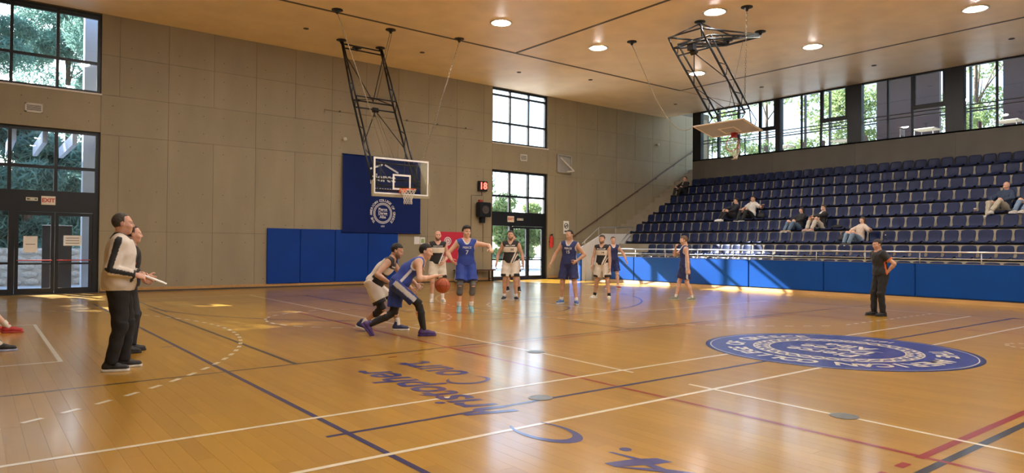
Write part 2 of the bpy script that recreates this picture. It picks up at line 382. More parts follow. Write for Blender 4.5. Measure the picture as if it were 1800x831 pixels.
# centre logo
def disc2(name, c, r, m, n=72): return film(name, [(c[0]+r*math.cos(2*PI*i/n), c[1]+r*math.sin(2*PI*i/n)) for i in range(n)], [tuple(range(n))], m)
disc2('logo_disc', (0, 0), 1.80, P_LOGO)
arc((0, 0), 1.775, 0, 2*PI, 0.05, P_BLUE, 96, 'logo_edge'); arc((0, 0), 1.725, 0, 2*PI, 0.014, P_WHITE, 96, 'logo_ring')
def seal(R, kind):
    """lettering, braided ring and three words; returns (verts, faces) lists, unit: R = radius of the letter baseline; top of the seal = +v"""
    V, Fc = [], []
    def put(vs, fs):
        k = len(V); V.extend(vs); Fc.extend(tuple(i+k for i in f) for f in fs)
    txt = 'THE AMERICAN COLLEGE OF GREECE'
    a = math.radians(222); step = math.radians(-264/(len(txt)-1))
    for ch in txt:
        if ch != ' ':
            vs, fs = text_data(ch, R*0.27, bold=R*0.006)
            t = a - PI/2
            put([(p.x*math.cos(t)-(p.y+R*1.0)*math.sin(t), p.x*math.sin(t)+(p.y+R*1.0)*math.cos(t)) for p in vs], fs)
        a += step
    # braided ring: two wavy bands
    for ph in (0, PI):
        n = 288; w = R*0.022; q = len(V)
        for i in range(n+1):
            t = 2*PI*i/n; r = R*(0.735 + 0.062*math.sin(18*t+ph))
            V.append(((r-w)*math.cos(t), (r-w)*math.sin(t))); V.append(((r+w)*math.cos(t), (r+w)*math.sin(t)))
        Fc.extend((q+2*i, q+2*i+1, q+2*i+3, q+2*i+2) for i in range(n))
    for r0 in (0.655, 0.815):
        n = 96; w = R*0.008; q = len(V)
        for i in range(n+1):
            t = 2*PI*i/n; V.append(((R*r0-w)*math.cos(t), (R*r0-w)*math.sin(t))); V.append(((R*r0+w)*math.cos(t), (R*r0+w)*math.sin(t)))
        Fc.extend((q+2*i, q+2*i+1, q+2*i+3, q+2*i+2) for i in range(n))
    for wd, v in (('Pierce', 0.30), ('Deree', 0.0), ('Alba', -0.30)):
        vs, fs = text_data(wd, R*0.30, bold=R*0.006); put([(p.x, p.y+v*R) for p in vs], fs)
    for v in (0.155, -0.155):
        q = len(V); V.extend([(-R*.42, v*R-R*.008), (R*.42, v*R-R*.008), (R*.42, v*R+R*.008), (-R*.42, v*R+R*.008)]); Fc.append((q, q+1, q+2, q+3))
    vs, fs = text_data('1875', R*0.17, bold=R*0.004); put([(p.x, p.y-R*1.03) for p in vs], fs)
    return V, Fc
SEAL_V, SEAL_F = seal(1.0, 0)
# on the floor the seal's top points to -X, the words read along +Y
film('logo_seal', [(-v*1.36, u*1.36) for u, v in SEAL_V], SEAL_F, P_WHITE)
# lettering "Christopher Court" and the running figure
def floor_text(txt, size, cx, cy, shear, name, sx=1.0, sy=1.0, bold=0.0):
    vs, fs = text_data(txt, size, font_shear=shear, bold=bold)
    film(name, [(cx - p.y*sy, cy + p.x*sx) for p in vs], fs, P_TEXT)
floor_text('hristopher', 0.74, -6.22, 1.02, 0.30, 'floor_lettering', 0.80, 0.88, 0.014)
floor_text('ourt', 0.80, -5.55, 1.99, 0.22, 'floor_lettering', 0.74, 0.92, 0.014)
def crescent(cx, cy, rx, ry, name):
    vs, fs = [], []; n = 40
    for i in range(n+1):
        t = math.radians(35 + 275*i/n); w = 0.06+0.20*math.sin(PI*i/n)**1.0
        for k in (1-w, 1+w*0.15): vs.append((cx - ry*k*math.sin(t), cy + rx*k*math.cos(t)))
    fs = [(2*i, 2*i+1, 2*i+3, 2*i+2) for i in range(n)]
    film(name, vs, fs, P_TEXT)
crescent(-6.27, -0.86, 0.36, 0.20, 'floor_lettering'); crescent(-5.58, 1.20, 0.20, 0.25, 'floor_lettering')
disc2('runner_head', (-6.12, -1.57), 0.045, P_TEXT, 24)
def fig(pts): film('runner_figure', pts, [tuple(range(len(pts)))], P_TEXT)
fig([(-6.27, -1.54), (-6.24, -1.56), (-6.20, -1.78), (-6.24, -1.80)])
fig([(-6.47, -1.70), (-6.47, -1.80), (-6.22, -1.92), (-6.08, -1.96), (-6.10, -1.84), (-6.24, -1.76)])
fig([(-6.28, -1.78), (-6.22, -1.86), (-6.24, -2.10), (-6.30, -2.30), (-6.34, -2.28), (-6.29, -2.05)])
fig([(-6.47, -1.80), (-6.44, -1.82), (-6.24, -2.02), (-6.05, -2.35), (-6.08, -2.38), (-6.30, -2.06)])
for c in ((-3.71, 2.29), (-5.52, 0.07), (-3.86, -2.03)):
    o = MB().lathe([(0.118, 0.0), (0.118, 0.003), (0.10, 0.0045), (0.09, 0.0030), (0.0005, 0.0035)], (0, 0, 0), 32).build('socket_cover', P_SILVER, floor, loc=(c[0], c[1], 0.001))

# ------------------------------------------------------------------ concrete walls
def concrete(name, col):
    m = bpy.data.materials.new(name); m.use_nodes = True
    N = m.node_tree.nodes; L = m.node_tree.links; b = N['Principled BSDF']; b.inputs['Roughness'].default_value = 0.62
    ge = N.new('ShaderNodeNewGeometry'); oi = N.new('ShaderNodeObjectInfo')
    n1 = N.new('ShaderNodeTexNoise'); n1.inputs['Scale'].default_value = 0.9; n1.inputs['Detail'].default_value = 5
    mp = N.new('ShaderNodeMapping'); mp.inputs['Scale'].default_value = (1.6, 1.6, 0.5); L.new(ge.outputs['Position'], mp.inputs[0]); L.new(mp.outputs[0], n1.inputs['Vector'])
    n2 = N.new('ShaderNodeTexNoise'); n2.inputs['Scale'].default_value = 22; n2.inputs['Detail'].default_value = 3; L.new(ge.outputs['Position'], n2.inputs['Vector'])
    a = N.new('ShaderNodeMath'); a.operation = 'MULTIPLY_ADD'; a.inputs[1].default_value = 0.35; L.new(n2.outputs[0], a.inputs[0]); L.new(n1.outputs[0], a.inputs[2])
    a2 = N.new('ShaderNodeMath'); a2.operation = 'MULTIPLY_ADD'; a2.inputs[1].default_value = 0.16; L.new(oi.outputs['Random'], a2.inputs[0]); L.new(a.outputs[0], a2.inputs[2])
    cr = N.new('ShaderNodeValToRGB'); L.new(a2.outputs[0], cr.inputs[0])
    cr.color_ramp.elements[0].position = 0.35; cr.color_ramp.elements[0].color = (*[c*0.84 for c in col], 1)
    cr.color_ramp.elements[1].position = 1.0; cr.color_ramp.elements[1].color = (*[min(1, c*1.13) for c in col], 1)
    L.new(cr.outputs[0], b.inputs['Base Color'])
    bp = N.new('ShaderNodeBump'); bp.inputs['Strength'].default_value = 0.12; bp.inputs['Distance'].default_value = 0.01
    L.new(n2.outputs[0], bp.inputs['Height']); L.new(bp.outputs[0], b.inputs['Normal'])
    return m
M['concrete'] = concrete('board_formed_concrete', (0.275, 0.232, 0.150)); M['joint'] = mat('joint_dark', (0.13, 0.11, 0.08), 0.8)
OPEN = [(-10.10, -6.92), (7.20, 10.27)]          # two bays: tall door below, window above
Z_D, Z_W = 4.65, 5.77
def clear_boxes(mb, y0, y1):
    xs = [X_MIN-0.3]
    for a, b in OPEN: xs += [a, b]
    xs.append(22)
    for i in range(0, len(xs), 2): mb.box(xs[i], xs[i+1], y0, y1, 0, CEIL+0.6)
    for a, b in OPEN: mb.box(a, b, y0, y1, Z_D, Z_W); mb.box(a, b, y0, y1, CEIL-0.01, CEIL+0.6)
    return mb
wall_end = struct(clear_boxes(MB(), WALL_Y+0.012, WALL_Y+0.34).build('wall_end', M['joint']), 'board-formed concrete end wall behind the nearer hoop', 'wall')
vj = [-15.0, -13.05, -11.73] + [-10.10]
def col_edges(a, b, phase):
    e = [a]; x = phase
    while x < b-0.25:
        if x > a+0.25: e.append(x)
        x += 1.32
    return e + [b]
seg = [(-15.0, -10.10), (-6.92, 7.20), (10.27, 21.8)]
zrow = [(0.0, 1.79, 1), (1.79, 4.60, 1), (4.60, 5.76, 2), (5.76, 6.93, 1), (6.93, CEIL+0.3, 1)]
pcache = {}
holes = MB()
def panel(x0, x1, z0, z1):
    key = (round(x1-x0, 3), round(z1-z0, 3))
    if key not in pcache:
        g = 0.004; w, h = key
        pcache[key] = MB().bevel_box(g, w-g, 0, 0.03, g, h-g, 0.004).mesh('concrete_panel'); pcache[key].materials.append(M['concrete'])
    obj('concrete_panel', pcache[key], None, wall_end, (x0, WALL_Y, z0))
    w, h = key
    if w > 0.8 and h > 0.9:
        for hx in (0.30, w-0.30) if w < 2 else (0.3, w/2-.3, w/2+.3, w-0.3):
            for hz in ((0.3, h-0.3) if h < 2 else (0.3, h/2-0.2, h-0.3)):
                if z0+hz > CEIL-0.05: continue
                n = 8; c = Vector((x0+hx, WALL_Y-0.0012, z0+hz)); k = len(holes.v)
                holes.v += [(c.x+0.017*math.cos(2*PI*i/n), c.y, c.z+0.017*math.sin(2*PI*i/n)) for i in range(n)]
                holes.f.append(tuple(k+i for i in range(n))); holes.mi.append(0)
for a, b in seg:
    e1 = col_edges(a, b, -6.45 - 1.32*6)
    for z0, z1, mult in zrow:
        e = e1 if mult == 1 else [e1[0]] + e1[2:-1:2] + [e1[-1]]
        if e[-1]-e[-2] < 0.3 and len(e) > 2: e.pop(-2)
        for i in range(len(e)-1): panel(e[i], e[i+1], z0, z1)
for a, b in OPEN: panel(a, b, Z_D+0.0, Z_W)
ho = holes.build('tie_holes', M['joint'], wall_end, fix=False); ho['kind'] = 'stuff'
# skirting: wooden strip above a dark vent strip
for i, (a, b) in enumerate(((-6.88, 7.18), (10.3, 10.9))):
    t = MB().box(a, b, WALL_Y-0.045, WALL_Y+0.004, 0.045, 0.13).build('baseboard_end' if i == 0 else 'trim_1', M['wood_trim'])
    struct(t, 'wooden skirting strip along the concrete end wall' if i == 0 else 'short skirting strip right of the far door', 'baseboard')
    MB().box(a, b, WALL_Y-0.03, WALL_Y+0.004, 0.0, 0.045).build('vent_strip', M['dark_trim'], t)
# other walls of the hall (behind the camera)
struct(box(X_MIN-0.3, X_MIN, Y_MIN, WALL_Y+0.3, 0, CEIL+0.3).build('wall_bench_side', M['concrete']), 'plain concrete wall on the team bench side', 'wall')
struct(box(X_MIN-0.3, 22, Y_MIN-0.3, Y_MIN, 0, CEIL+0.3).build('wall_opposite', M['concrete']), 'plain concrete wall at the other end of the hall', 'wall')

# ------------------------------------------------------------------ windows and glazed doors in the end wall
def add_pane(root, x0, x1, z0, z1, y, axis=1):
    if axis == 1: box(x0, x1, y-0.004, y+0.004, z0, z1).build('pane', M['glass'], root)
    else: box(y-0.004, y+0.004, x0, x1, z0, z1).build('pane', M['glass'], root)
def glazing(root, xs, zs, y, fw, fd, skip=()):
    """bars on the given lines and a pane in every field"""
    for i, x in enumerate(xs):
        w = fw if 0 < i < len(xs)-1 else fw*1.25
        x_ = min(max(x, xs[0]+w/2), xs[-1]-w/2)
        box(x_-w/2, x_+w/2, y-fd/2, y+fd/2, zs[0], zs[-1]).build('mullion', M['dark_frame'], root)
    for j, z in enumerate(zs):
        w = fw if 0 < j < len(zs)-1 else fw*1.1
        z_ = min(max(z, zs[0]+w/2), zs[-1]-w/2)
        box(xs[0], xs[-1], y-fd/2+0.003, y+fd/2-0.003, z_-w/2, z_+w/2).build('transom', M['dark_frame'], root)
    for i in range(len(xs)-1):
        for j in range(len(zs)-1):
            if (i, j) not in skip: add_pane(root, xs[i]+0.01, xs[i+1]-0.01, zs[j]+0.01, zs[j+1]-0.01, y)
def root_struct(name, label, cat):
    o = bpy.data.objects.new(name, None); COL.objects.link(o); return struct(o, label, cat)
GY = WALL_Y + 0.16
for k, (a, b) in enumerate(OPEN):
    where = 'left of the hoop, above the glazed door beside the coach' if k == 0 else 'above the far glazed door right of the hoop'
    w = root_struct('window_%d' % (k+1), 'tall dark-framed window '+where, 'window')
    xs = [a, a+(b-a)/3, a+2*(b-a)/3, b]
    glazing(w, xs, [Z_W, 6.66, 7.98 if k == 0 else 7.82, CEIL], GY, 0.075, 0.10)
    box(a-0.02, b+0.02, WALL_Y-0.03, WALL_Y+0.12, Z_W-0.045, Z_W).build('window_sill', M['off_white'], w)
    d = root_struct('door_%d' % (k+1), 'dark-framed glazed double door with transom lights '+('beside the coach' if k == 0 else 'right of the shot clock'), 'door')
    glazing(d, xs, [2.80, 3.56, Z_D], GY, 0.085, 0.11)
    HB = 2.30
    box(a, b, GY-0.06, GY+0.06, HB, 2.80).build('header_panel', M['dark_frame'], d)
    box(a, a+0.12, GY-0.06, GY+0.06, 0, HB).build('door_jamb', M['dark_frame'], d)
    box(b-0.14, b, GY-0.06, GY+0.06, 0, HB).build('door_jamb', M['dark_frame'], d)
    xm = a + (b-a)*0.355
    box(xm-0.07, xm+0.07, GY-0.06, GY+0.06, 0, HB).build('door_post', M['dark_frame'], d)
    # fixed side light
    box(a+0.12, xm-0.07, GY-0.03, GY+0.03, 0.0, 0.16).build('side_rail', M['dark_frame'], d)
    box(a+0.12, xm-0.07, GY-0.03, GY+0.03, 0.84, 0.90).build('side_rail', M['dark_frame'], d)
    add_pane(d, a+0.12, xm-0.07, 0.16, 0.84, GY); add_pane(d, a+0.12, xm-0.07, 0.90, HB, GY)
    lx = [xm+0.07, (xm+0.07+b-0.14)/2, b-0.14]
    for i in range(2):
        l0, l1 = lx[i]+0.006, lx[i+1]-0.006
        lf = MB(); s = 0.085
        lf.box(l0, l0+s, GY-0.035, GY+0.035, 0.02, HB-0.01); lf.box(l1-s, l1, GY-0.035, GY+0.035, 0.02, HB-0.01)
        lf.box(l0+s, l1-s, GY-0.035, GY+0.035, 0.02, 0.17); lf.box(l0+s, l1-s, GY-0.035, GY+0.035, HB-0.10, HB-0.01)
        lf.box(l0+s, l1-s, GY-0.03, GY+0.03, 0.83, 0.88)
        leaf = lf.build('door_leaf', M['dark_frame'], d)
        add_pane(leaf, l0+s, l1-s, 0.17, 0.83, GY); add_pane(leaf, l0+s, l1-s, 0.88, HB-0.10, GY)
        pb = MB().tube([(l0+0.05, GY-0.09, 0.95), (l1-0.05, GY-0.09, 0.95)], 0.014).build('panic_bar', M['rim_red'] if k == 0 else M['black_metal'], leaf)
        for q in (l0+0.06, l1-0.06): box(q-0.015, q+0.015, GY-0.09, GY-0.03, 0.93, 0.97).build('bar_bracket', M['black_metal'], leaf)
    box(a, b, WALL_Y-0.02, WALL_Y+0.34, 0.0, 0.018).build('threshold', M['dark_trim'], d)

# ------------------------------------------------------------------ ceiling, in fields parted by dark grooves
M['ceiling'] = mat('ceiling_board', (0.92, 0.77, 0.57), 0.42, 0, 0.08, 1.1, 0.05, 5, coord='Object', spec=0.5)
ceiling = struct(box(X_MIN-0.3, REAR_X, Y_MIN-0.3, WALL_Y+0.3, CEIL+0.30, CEIL+0.7).build('ceiling', M['dark_trim']), 'warm wood-toned ceiling with dark grooves and recessed lamps', 'ceiling')
g = 0.035
LAMPS = [(x, y) for x in (-6.6, -2.5, 2.52, 6.6, 11.93) for y in (11.40, 6.80, 2.11, -2.5, -7.1, -11.7, -16.0)]
def ceil_panel(x0, x1, y0, y1):
    """board with round cut-outs for the lamps: a grid with octagon-like holes cut by faces left out"""
    xs = sorted({x0, x1} | {v for lx, ly in LAMPS if x0 < lx < x1 for v in (lx-0.34, lx+0.34)})
    ys = sorted({y0, y1} | {v for lx, ly in LAMPS if y0 < ly < y1 for v in (ly-0.34, ly+0.34)})
    mb = MB()
    for i in range(len(xs)-1):
        for j in range(len(ys)-1):
            cx, cy = (xs[i]+xs[i+1])/2, (ys[j]+ys[j+1])/2
            hit = [l for l in LAMPS if abs(l[0]-cx) < 0.05 and abs(l[1]-cy) < 0.05]
            if not hit: mb.box(xs[i], xs[i+1], ys[j], ys[j+1], CEIL, CEIL+0.03)
            else:                       # square with a round hole
                n = 32; lx, ly = hit[0]; k = len(mb.v)
                for q in range(n):
                    t = 2*PI*q/n; c, s = math.cos(t), math.sin(t); f = 0.34/max(abs(c), abs(s))
                    mb.v.append((lx+0.30*c, ly+0.30*s, CEIL)); mb.v.append((lx+f*c, ly+f*s, CEIL))
                for q in range(n):
                    a_ = k+2*q; b_ = k+2*((q+1) % n); mb.f.append((a_, a_+1, b_+1, b_)); mb.mi.append(0)
    return mb
cx_ = [X_MIN, -13.8, -4.87, 4.87, 13.8, REAR_X]
cy_ = [(Y_MIN, -13.68), (-13.68, 13.68), (13.68, WALL_Y)]
for j, (y0, y1) in enumerate(cy_):
    xs = cx_ if j == 1 else [X_MIN, REAR_X]
    for i in range(len(xs)-1):
        ceil_panel(xs[i]+(g if i else 0), xs[i+1]-(g if i < len(xs)-2 else 0), y0+(g if j else 0), y1-(g if j < 2 else 0)).build('ceiling_panel', M['ceiling'], ceiling, fix=False)
M['groove'] = mat('groove_profile', (0.10, 0.085, 0.065), 0.5, 0.2, 0.1, 4)
for y in (-13.68, 13.68): box(X_MIN, 13.8+g, y-g-.01, y+g+.01, CEIL-0.012, CEIL+0.01).build('groove_strip', M['groove'], ceiling)
for x in (-4.87, 4.87, 13.8): box(x-g-.01, x+g+.01, -13.6, 13.6, CEIL-0.0115, CEIL+0.01).build('groove_strip', M['groove'], ceiling)
# little dark air outlets
for x, y in ((-1.79, 15.68), (2.34, 15.67), (6.6, 15.65), (9.54, 14.75), (15.89, 15.6), (15.86, 11.12), (15.9, 6.62), (15.92, 2.41)):
    MB().lathe([(0.085, 0), (0.085, -0.012), (0.06, -0.02), (0.0005, -0.012)], (0, 0, 0), 20).build('air_outlet', M['dark_trim'], ceiling, loc=(x, y, CEIL))
def open_lathe(prof, n=40):
    mb = MB()
    for r, z in prof:
        for j in range(n): mb.v.append((r*math.cos(2*PI*j/n), r*math.sin(2*PI*j/n), z))
    for i in range(len(prof)-1):
        for j in range(n): mb.f.append((i*n+j, i*n+(j+1) % n, (i+1)*n+(j+1) % n, (i+1)*n+j)); mb.mi.append(0)
    return mb
ring_me = open_lathe([(0.335, 0.004), (0.335, -0.02), (0.30, -0.028), (0.275, -0.02), (0.275, 0.01), (0.335, 0.004)]).mesh('lamp_trim', True, False)
refl_me = open_lathe([(0.28, -0.015), (0.25, 0.04), (0.19, 0.11), (0.165, 0.125)]).mesh('lamp_reflector', True, False)
cap_me = open_lathe([(0.295, 0.0), (0.295, 0.24), (0.0005, 0.24)]).mesh('lamp_housing', True, False)
glow_me = MB().lathe([(0.175, 0.12), (0.175, 0.02), (0.165, -0.025), (0.10, -0.055), (0.0005, -0.065)], n=32).mesh('lamp_bulb', True)
for me, mm in ((ring_me, 'lamp_ring'), (refl_me, 'reflector'), (cap_me, 'off_white'), (glow_me, 'lamp_disc')): me.materials.append(M[mm])
lab = {(2.52, 11.40): 'round recessed ceiling lamp nearest the hanging hoop frame on the left', (6.6, 11.40): 'round recessed ceiling lamp left of the folded hoop, nearer the end wall',
       (6.6, 6.80): 'round recessed ceiling lamp just above the folded hoop frame', (11.93, 6.80): 'round recessed ceiling lamp right of the folded hoop',
       (11.93, 11.40): 'round recessed ceiling lamp seen through the folded hoop masts', (11.93, 2.11): 'rightmost round recessed ceiling lamp, near the top right corner'}
for x, y in LAMPS:
    l = thing('ceiling_lamp', lab.get((x, y), 'round recessed ceiling lamp over the court, above the view'), 'lamp', (x, y, CEIL), 0, 'recessed ceiling lamps')
    for n_, me in (('lamp_trim', ring_me), ('reflector', refl_me), ('housing', cap_me), ('bulb', glow_me)): obj(n_, me, None, l)
# ------------------------------------------------------------------ stands
ROW_X = [18.2-0.815*i for i in range(9)]; ROW_Z = [4.82-0.464*i for i in range(9)]      # back edge and top of the backrests, top row first
Y_END = 16.42
ROW_WORD = ['top row', 'second row from the top', 'third row from the top', 'fourth row from the top', 'middle row', 'fourth row from the bottom',
            'third row from the bottom', 'second row from the bottom', 'lowest row behind the barrier']
stand = root_struct('stand_tiers', 'stepped beige concrete stand carrying the blue seats', 'stand')
for i in range(9):
    t = ROW_Z[i]-0.45; x0 = ROW_X[i]-0.40
    MB().bevel_box(x0, x0+(1.2 if i else 0.5), Y_MIN, Y_END, t-0.6 if i < 8 else -0.01, t, 0.006).build('tier', M['concrete_step'], stand)
def seat_mesh():
    prof = [(-0.41, -0.045), (-0.40, -0.012), (-0.37, 0.0), (-0.25, -0.012), (-0.12, -0.022), (-0.045, -0.005), (-0.005, 0.05), (0.015, 0.13), (0.03, 0.22), (0.045, 0.30), (0.055, 0.345), (0.066, 0.352)]
    ny = 8; T = 0.016; vs = []; n = len(prof)
    for side in (0, 1):
        for k, (x, z) in enumerate(prof):
            a = prof[max(k-1, 0)]; b = prof[min(k+1, n-1)]; d = Vector((b[0]-a[0], b[1]-a[1])).normalized(); nn = Vector((-d.y, d.x))
            w = 0.205 if k < 6 else 0.188
            if k >= n-4: w = 0.198
            if k >= n-3: w -= (0.010, 0.026, 0.05)[k-(n-3)]
            if k <= 1: w -= (0.03, 0.012)[k]
            if 4 <= k <= 6: w -= 0.012
            for j in range(ny+1):
                s = -1+2*j/ny; bow = 0.030*s*s          # dished across
                px, pz = x + nn.x*bow, z + nn.y*bow
                if k >= 7: px = x - 0.035*s*s; pz = z
                if k >= n-2: pz -= 0.014*abs(s)**3
                off = T if side else 0
                vs.append((px-nn.x*off, w*s, pz-nn.y*off))
    fs = []; m = ny+1; o2 = n*m
    for k in range(n-1):
        for j in range(ny):
            a = k*m+j; fs.append((a, a+1, a+m+1, a+m)); fs.append((o2+a, o2+a+m, o2+a+m+1, o2+a+1))
    for k in range(n-1):
        for j in (0, ny): a = k*m+j; fs.append((a, a+m, o2+a+m, o2+a))
    for k in (0, n-1):
        for j in range(ny): a = k*m+j; fs.append((a, a+1, o2+a+1, o2+a))
    mb = MB(); mb.add(vs, fs)
    return mb.mesh('stadium_seat', True)
seat_me = seat_mesh(); seat_me.materials.append(M['seat_blue'])
PITCH_Y = 0.4455
ROW_Y0 = [16.18, 16.16, 16.20, 16.22, 16.18, 16.17, 15.66, 14.04, 14.12]
ROW_N = [32, 33, 33, 34, 34, 35, 34, 31, 32]
seat_pos = {}
for i in range(9):
    for j in range(ROW_N[i]):
        y = ROW_Y0[i]-PITCH_Y*j
        if i == 2: y = 16.20-PITCH_Y*j
        o = obj('stadium_seat', seat_me, None, None, (ROW_X[i]-0.02, y, ROW_Z[i]-0.352))
        tag(o, 'dark blue plastic seat in the %s, %s from the stairs' % (ROW_WORD[i], ORD[j]), 'seat', 'blue seats in the '+ROW_WORD[i])
        seat_pos[(i, j)] = y
    ye = -10.0
    bm = MB().box(ROW_X[i]-0.33, ROW_X[i]-0.27, ye, ROW_Y0[i]+0.30, ROW_Z[i]-0.449, ROW_Z[i]-0.385)
    be = bm.build('seat_beam', M['black_metal']); tag(be, 'long black steel beam under the seats of the '+ROW_WORD[i], 'beam', 'seat beams of the stand')
# the rows run on past the right edge of the view
sv = [v.co.copy() for v in seat_me.vertices]; sf = [tuple(p.vertices) for p in seat_me.polygons]; mb = MB()
for i in range(9):
    y = ROW_Y0[i]-PITCH_Y*ROW_N[i]
    while y > -9.8:
        mb.add([(v.x+ROW_X[i]-0.02, v.y+y, v.z+ROW_Z[i]-0.352) for v in sv], sf); y -= PITCH_Y
o = mb.build('stadium_seats', M['seat_blue'], smooth=True, fix=False); o['kind'] = 'stuff'; tag(o, 'further rows of dark blue seats running on past the right edge', 'seats')
# barrier with blue padding and steel rails
seams = [15.5, 13.76, 11.18, 8.58, 5.95, 3.31, 0.68, -1.95, -4.6, -7.2]
for k in range(len(seams)-1):
    y1, y0 = seams[k]-0.008, seams[k+1]+0.008
    o = MB().bevel_box(11.04, 11.12, y0, y1, 0.125, 1.05, 0.018).build('barrier_pad', M['blue_pad_stand'])
    tag(o, 'bright blue padded barrier panel below the stands, %s from the stairs' % ORD[k], 'barrier pad', 'blue barrier panels')
    MB().box(11.05, 11.12, y0, y1, 1.05, 1.062).build('top_edge', M['steel'], o)
    MB().box(11.06, 11.12, y0, y1, 0.0, 0.125).build('foot_board', M['dark_trim'], o)
sk = MB().prism([(10.90, 0.0), (11.045, 0.0), (11.045, 0.105), (11.02, 0.105)], 1, -8, 15.5).build('trim_2', M['wood_trim']); struct(sk, 'sloping wooden strip at the foot of the blue barrier', 'trim')
rail = thing('guard_rail', 'pale steel guard rail with two bars above the blue barrier', 'railing', (11.08, 14.5, 1.05))
def wch(o, root):
    o.parent = root; o.matrix_parent_inverse = Matrix.Translation(root.location).inverted(); return o
for z, r in ((1.37, 0.024), (1.19, 0.014)):
    wch(MB().tube([(11.08, 15.4, z), (11.08, -7.2, z)], r, 10).build('bar', M['steel'], smooth=True), rail)
y = 15.2
while y > -7.2:
    wch(MB().tube([(11.08, y, 1.04), (11.08, y, 1.365)], 0.016, 8).build('post', M['steel'], smooth=True), rail); y -= 1.5
# stairs along the end wall
stairs = root_struct('stairs', 'concrete stairs climbing beside the stands along the end wall', 'stairs')
for k in range(1, 25):
    x0 = 10.9+0.4075*(k-1)
    MB().bevel_box(x0, x0+(0.4075 if k < 24 else 1.2)+0.03, Y_END, WALL_Y, max(0, 0.2325*k-0.45), 0.2325*k, 0.006).build('step', M['concrete_step'], stairs)
M['parapet'] = mat('parapet_plaster', (0.60, 0.60, 0.60), 0.6, 0, 0.05, 3)
par = MB().prism([(10.66, 0.0), (14.1, 0.0), (14.1, 2.04), (12.0, 2.02), (10.72, 1.43), (10.66, 1.30)], 1, Y_END-0.06, Y_END+0.06).build('wall_stair_side', M['parapet'])
struct(par, 'pale sloping parapet wall at the foot of the stairs', 'wall')
sr = thing('stair_railing', 'steel tube railing on the pale parapet beside the stairs', 'railing', (12, Y_END, 1.4))
for pts in ([(10.75, Y_END, 1.58), (11.75, Y_END, 2.28), (13.86, Y_END, 2.35)], [(12.55, Y_END-0.1, 1.30), (13.86, Y_END-0.1, 2.33)], [(12.75, Y_END-0.1, 1.22), (13.95, Y_END-0.1, 2.17)]):
    wch(MB().tube(pts, 0.02, 8).build('bar', M['steel'], smooth=True), sr)
for x, z0, z1 in ((10.9, 1.45, 1.68), (11.75, 1.9, 2.28), (12.8, 2.0, 2.31), (13.86, 2.0, 2.35)):
    wch(MB().tube([(x, Y_END, z0), (x, Y_END, z1)], 0.016, 8).build('post', M['steel'], smooth=True), sr)
hr = thing('wall_handrail', 'dark sloping handrail fixed to the concrete wall above the stairs', 'handrail', (11, WALL_Y, 1.7))
wch(MB().tube([(10.95, WALL_Y-0.08, 1.47), (21.2, WALL_Y-0.08, 6.97)], 0.028, 10).build('bar', M['brown_wood'], smooth=True), hr)
for k in range(7):
    x = 11.9+1.4*k; z = 1.47+(x-10.95)*5.5/10.25
    wch(MB().tube([(x, WALL_Y-0.08, z-0.02), (x, WALL_Y-0.08, z-0.07), (x, WALL_Y+0.002, z-0.08)], 0.010, 6).build('bracket', M['black_metal']), hr)
# wall above the seats
wr = struct(box(REAR_X+0.012, REAR_X+0.25, Y_MIN, 16.45, 3.4, 5.72).build('wall_stands', M['joint']), 'plain concrete wall between the top row of seats and the upper windows', 'wall')
ys = [16.45, 15.75, 12.1, 8.44, 4.81, 1.16, -2.5, -6.15, -9.8, -13.5, Y_MIN]
for k in range(len(ys)-1):
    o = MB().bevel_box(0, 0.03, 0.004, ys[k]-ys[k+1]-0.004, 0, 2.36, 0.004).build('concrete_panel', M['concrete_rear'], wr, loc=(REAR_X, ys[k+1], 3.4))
# ------------------------------------------------------------------ upper gallery behind glass
GX = REAR_X + 0.08; ZB, ZT = 5.76, CEIL
gal = root_struct('window_3', 'long dark-framed band of windows above the stands', 'window')
MB().box(GX-0.08, GX+0.10, Y_MIN, 16.45, 5.70, ZB).build('sill', M['dark_frame'], gal)
MB().box(GX-0.04, GX+0.08, Y_MIN, 16.45, ZT-0.06, ZT+0.25).build('head', M['dark_frame'], gal)
wide = [(16.45, 15.97)]
yc = 12.03
bars = [15.01, 14.0]
k = 0
bays = []
ytop = 15.97
for c0, c1 in ((11.98, 11.76), (8.77, 8.20), (5.16, 4.55), (1.51, 0.92), (-2.14, -2.72), (-5.8, -6.4), (-9.4, -10.0)):
    bays.append((ytop, c0)); wide.append((c0, c1)); ytop = c1
for a, b in wide: MB().box(GX-0.07, GX+0.17, b, a, ZB, ZT).build('column', M['dark_frame'], gal)
for n_, (a, b) in enumerate(bays):
    L_ = a-b
    if n_ == 0: ms = [15.01, 13.9, 12.80]
    else: ms = [a-L_*0.33, a-L_*0.62] if L_ > 2 else [a-L_*0.5]
    for y in ms: MB().box(GX-0.03, GX+0.05, y-0.035, y+0.035, ZB, ZT).build('mullion', M['dark_frame'], gal)
    e = [a]+ms+[b]
    for j in range(len(e)-1):
        sash = (j == len(e)-2)
        if sash:
            MB().box(GX-0.035, GX+0.055, e[j+1], e[j], 6.74, 6.84).build('transom', M['dark_frame'], gal)
            fm = MB().box(GX-0.05, GX+0.03, e[j]-0.12, e[j]-0.05, 6.84, ZT-0.06).box(GX-0.05, GX+0.03, e[j+1]+0.02, e[j+1]+0.09, 6.84, ZT-0.06).box(GX-0.05, GX+0.03, e[j+1]+0.09, e[j]-0.12, 6.84, 6.91)
            fm.build('sash_frame', M['dark_frame'], gal)
            add_pane(gal, e[j+1], e[j], ZB, 6.74, GX, 0); add_pane(gal, e[j+1], e[j], 6.84, ZT-0.06, GX, 0)
        else: add_pane(gal, e[j+1], e[j], ZB, ZT-0.06, GX, 0)
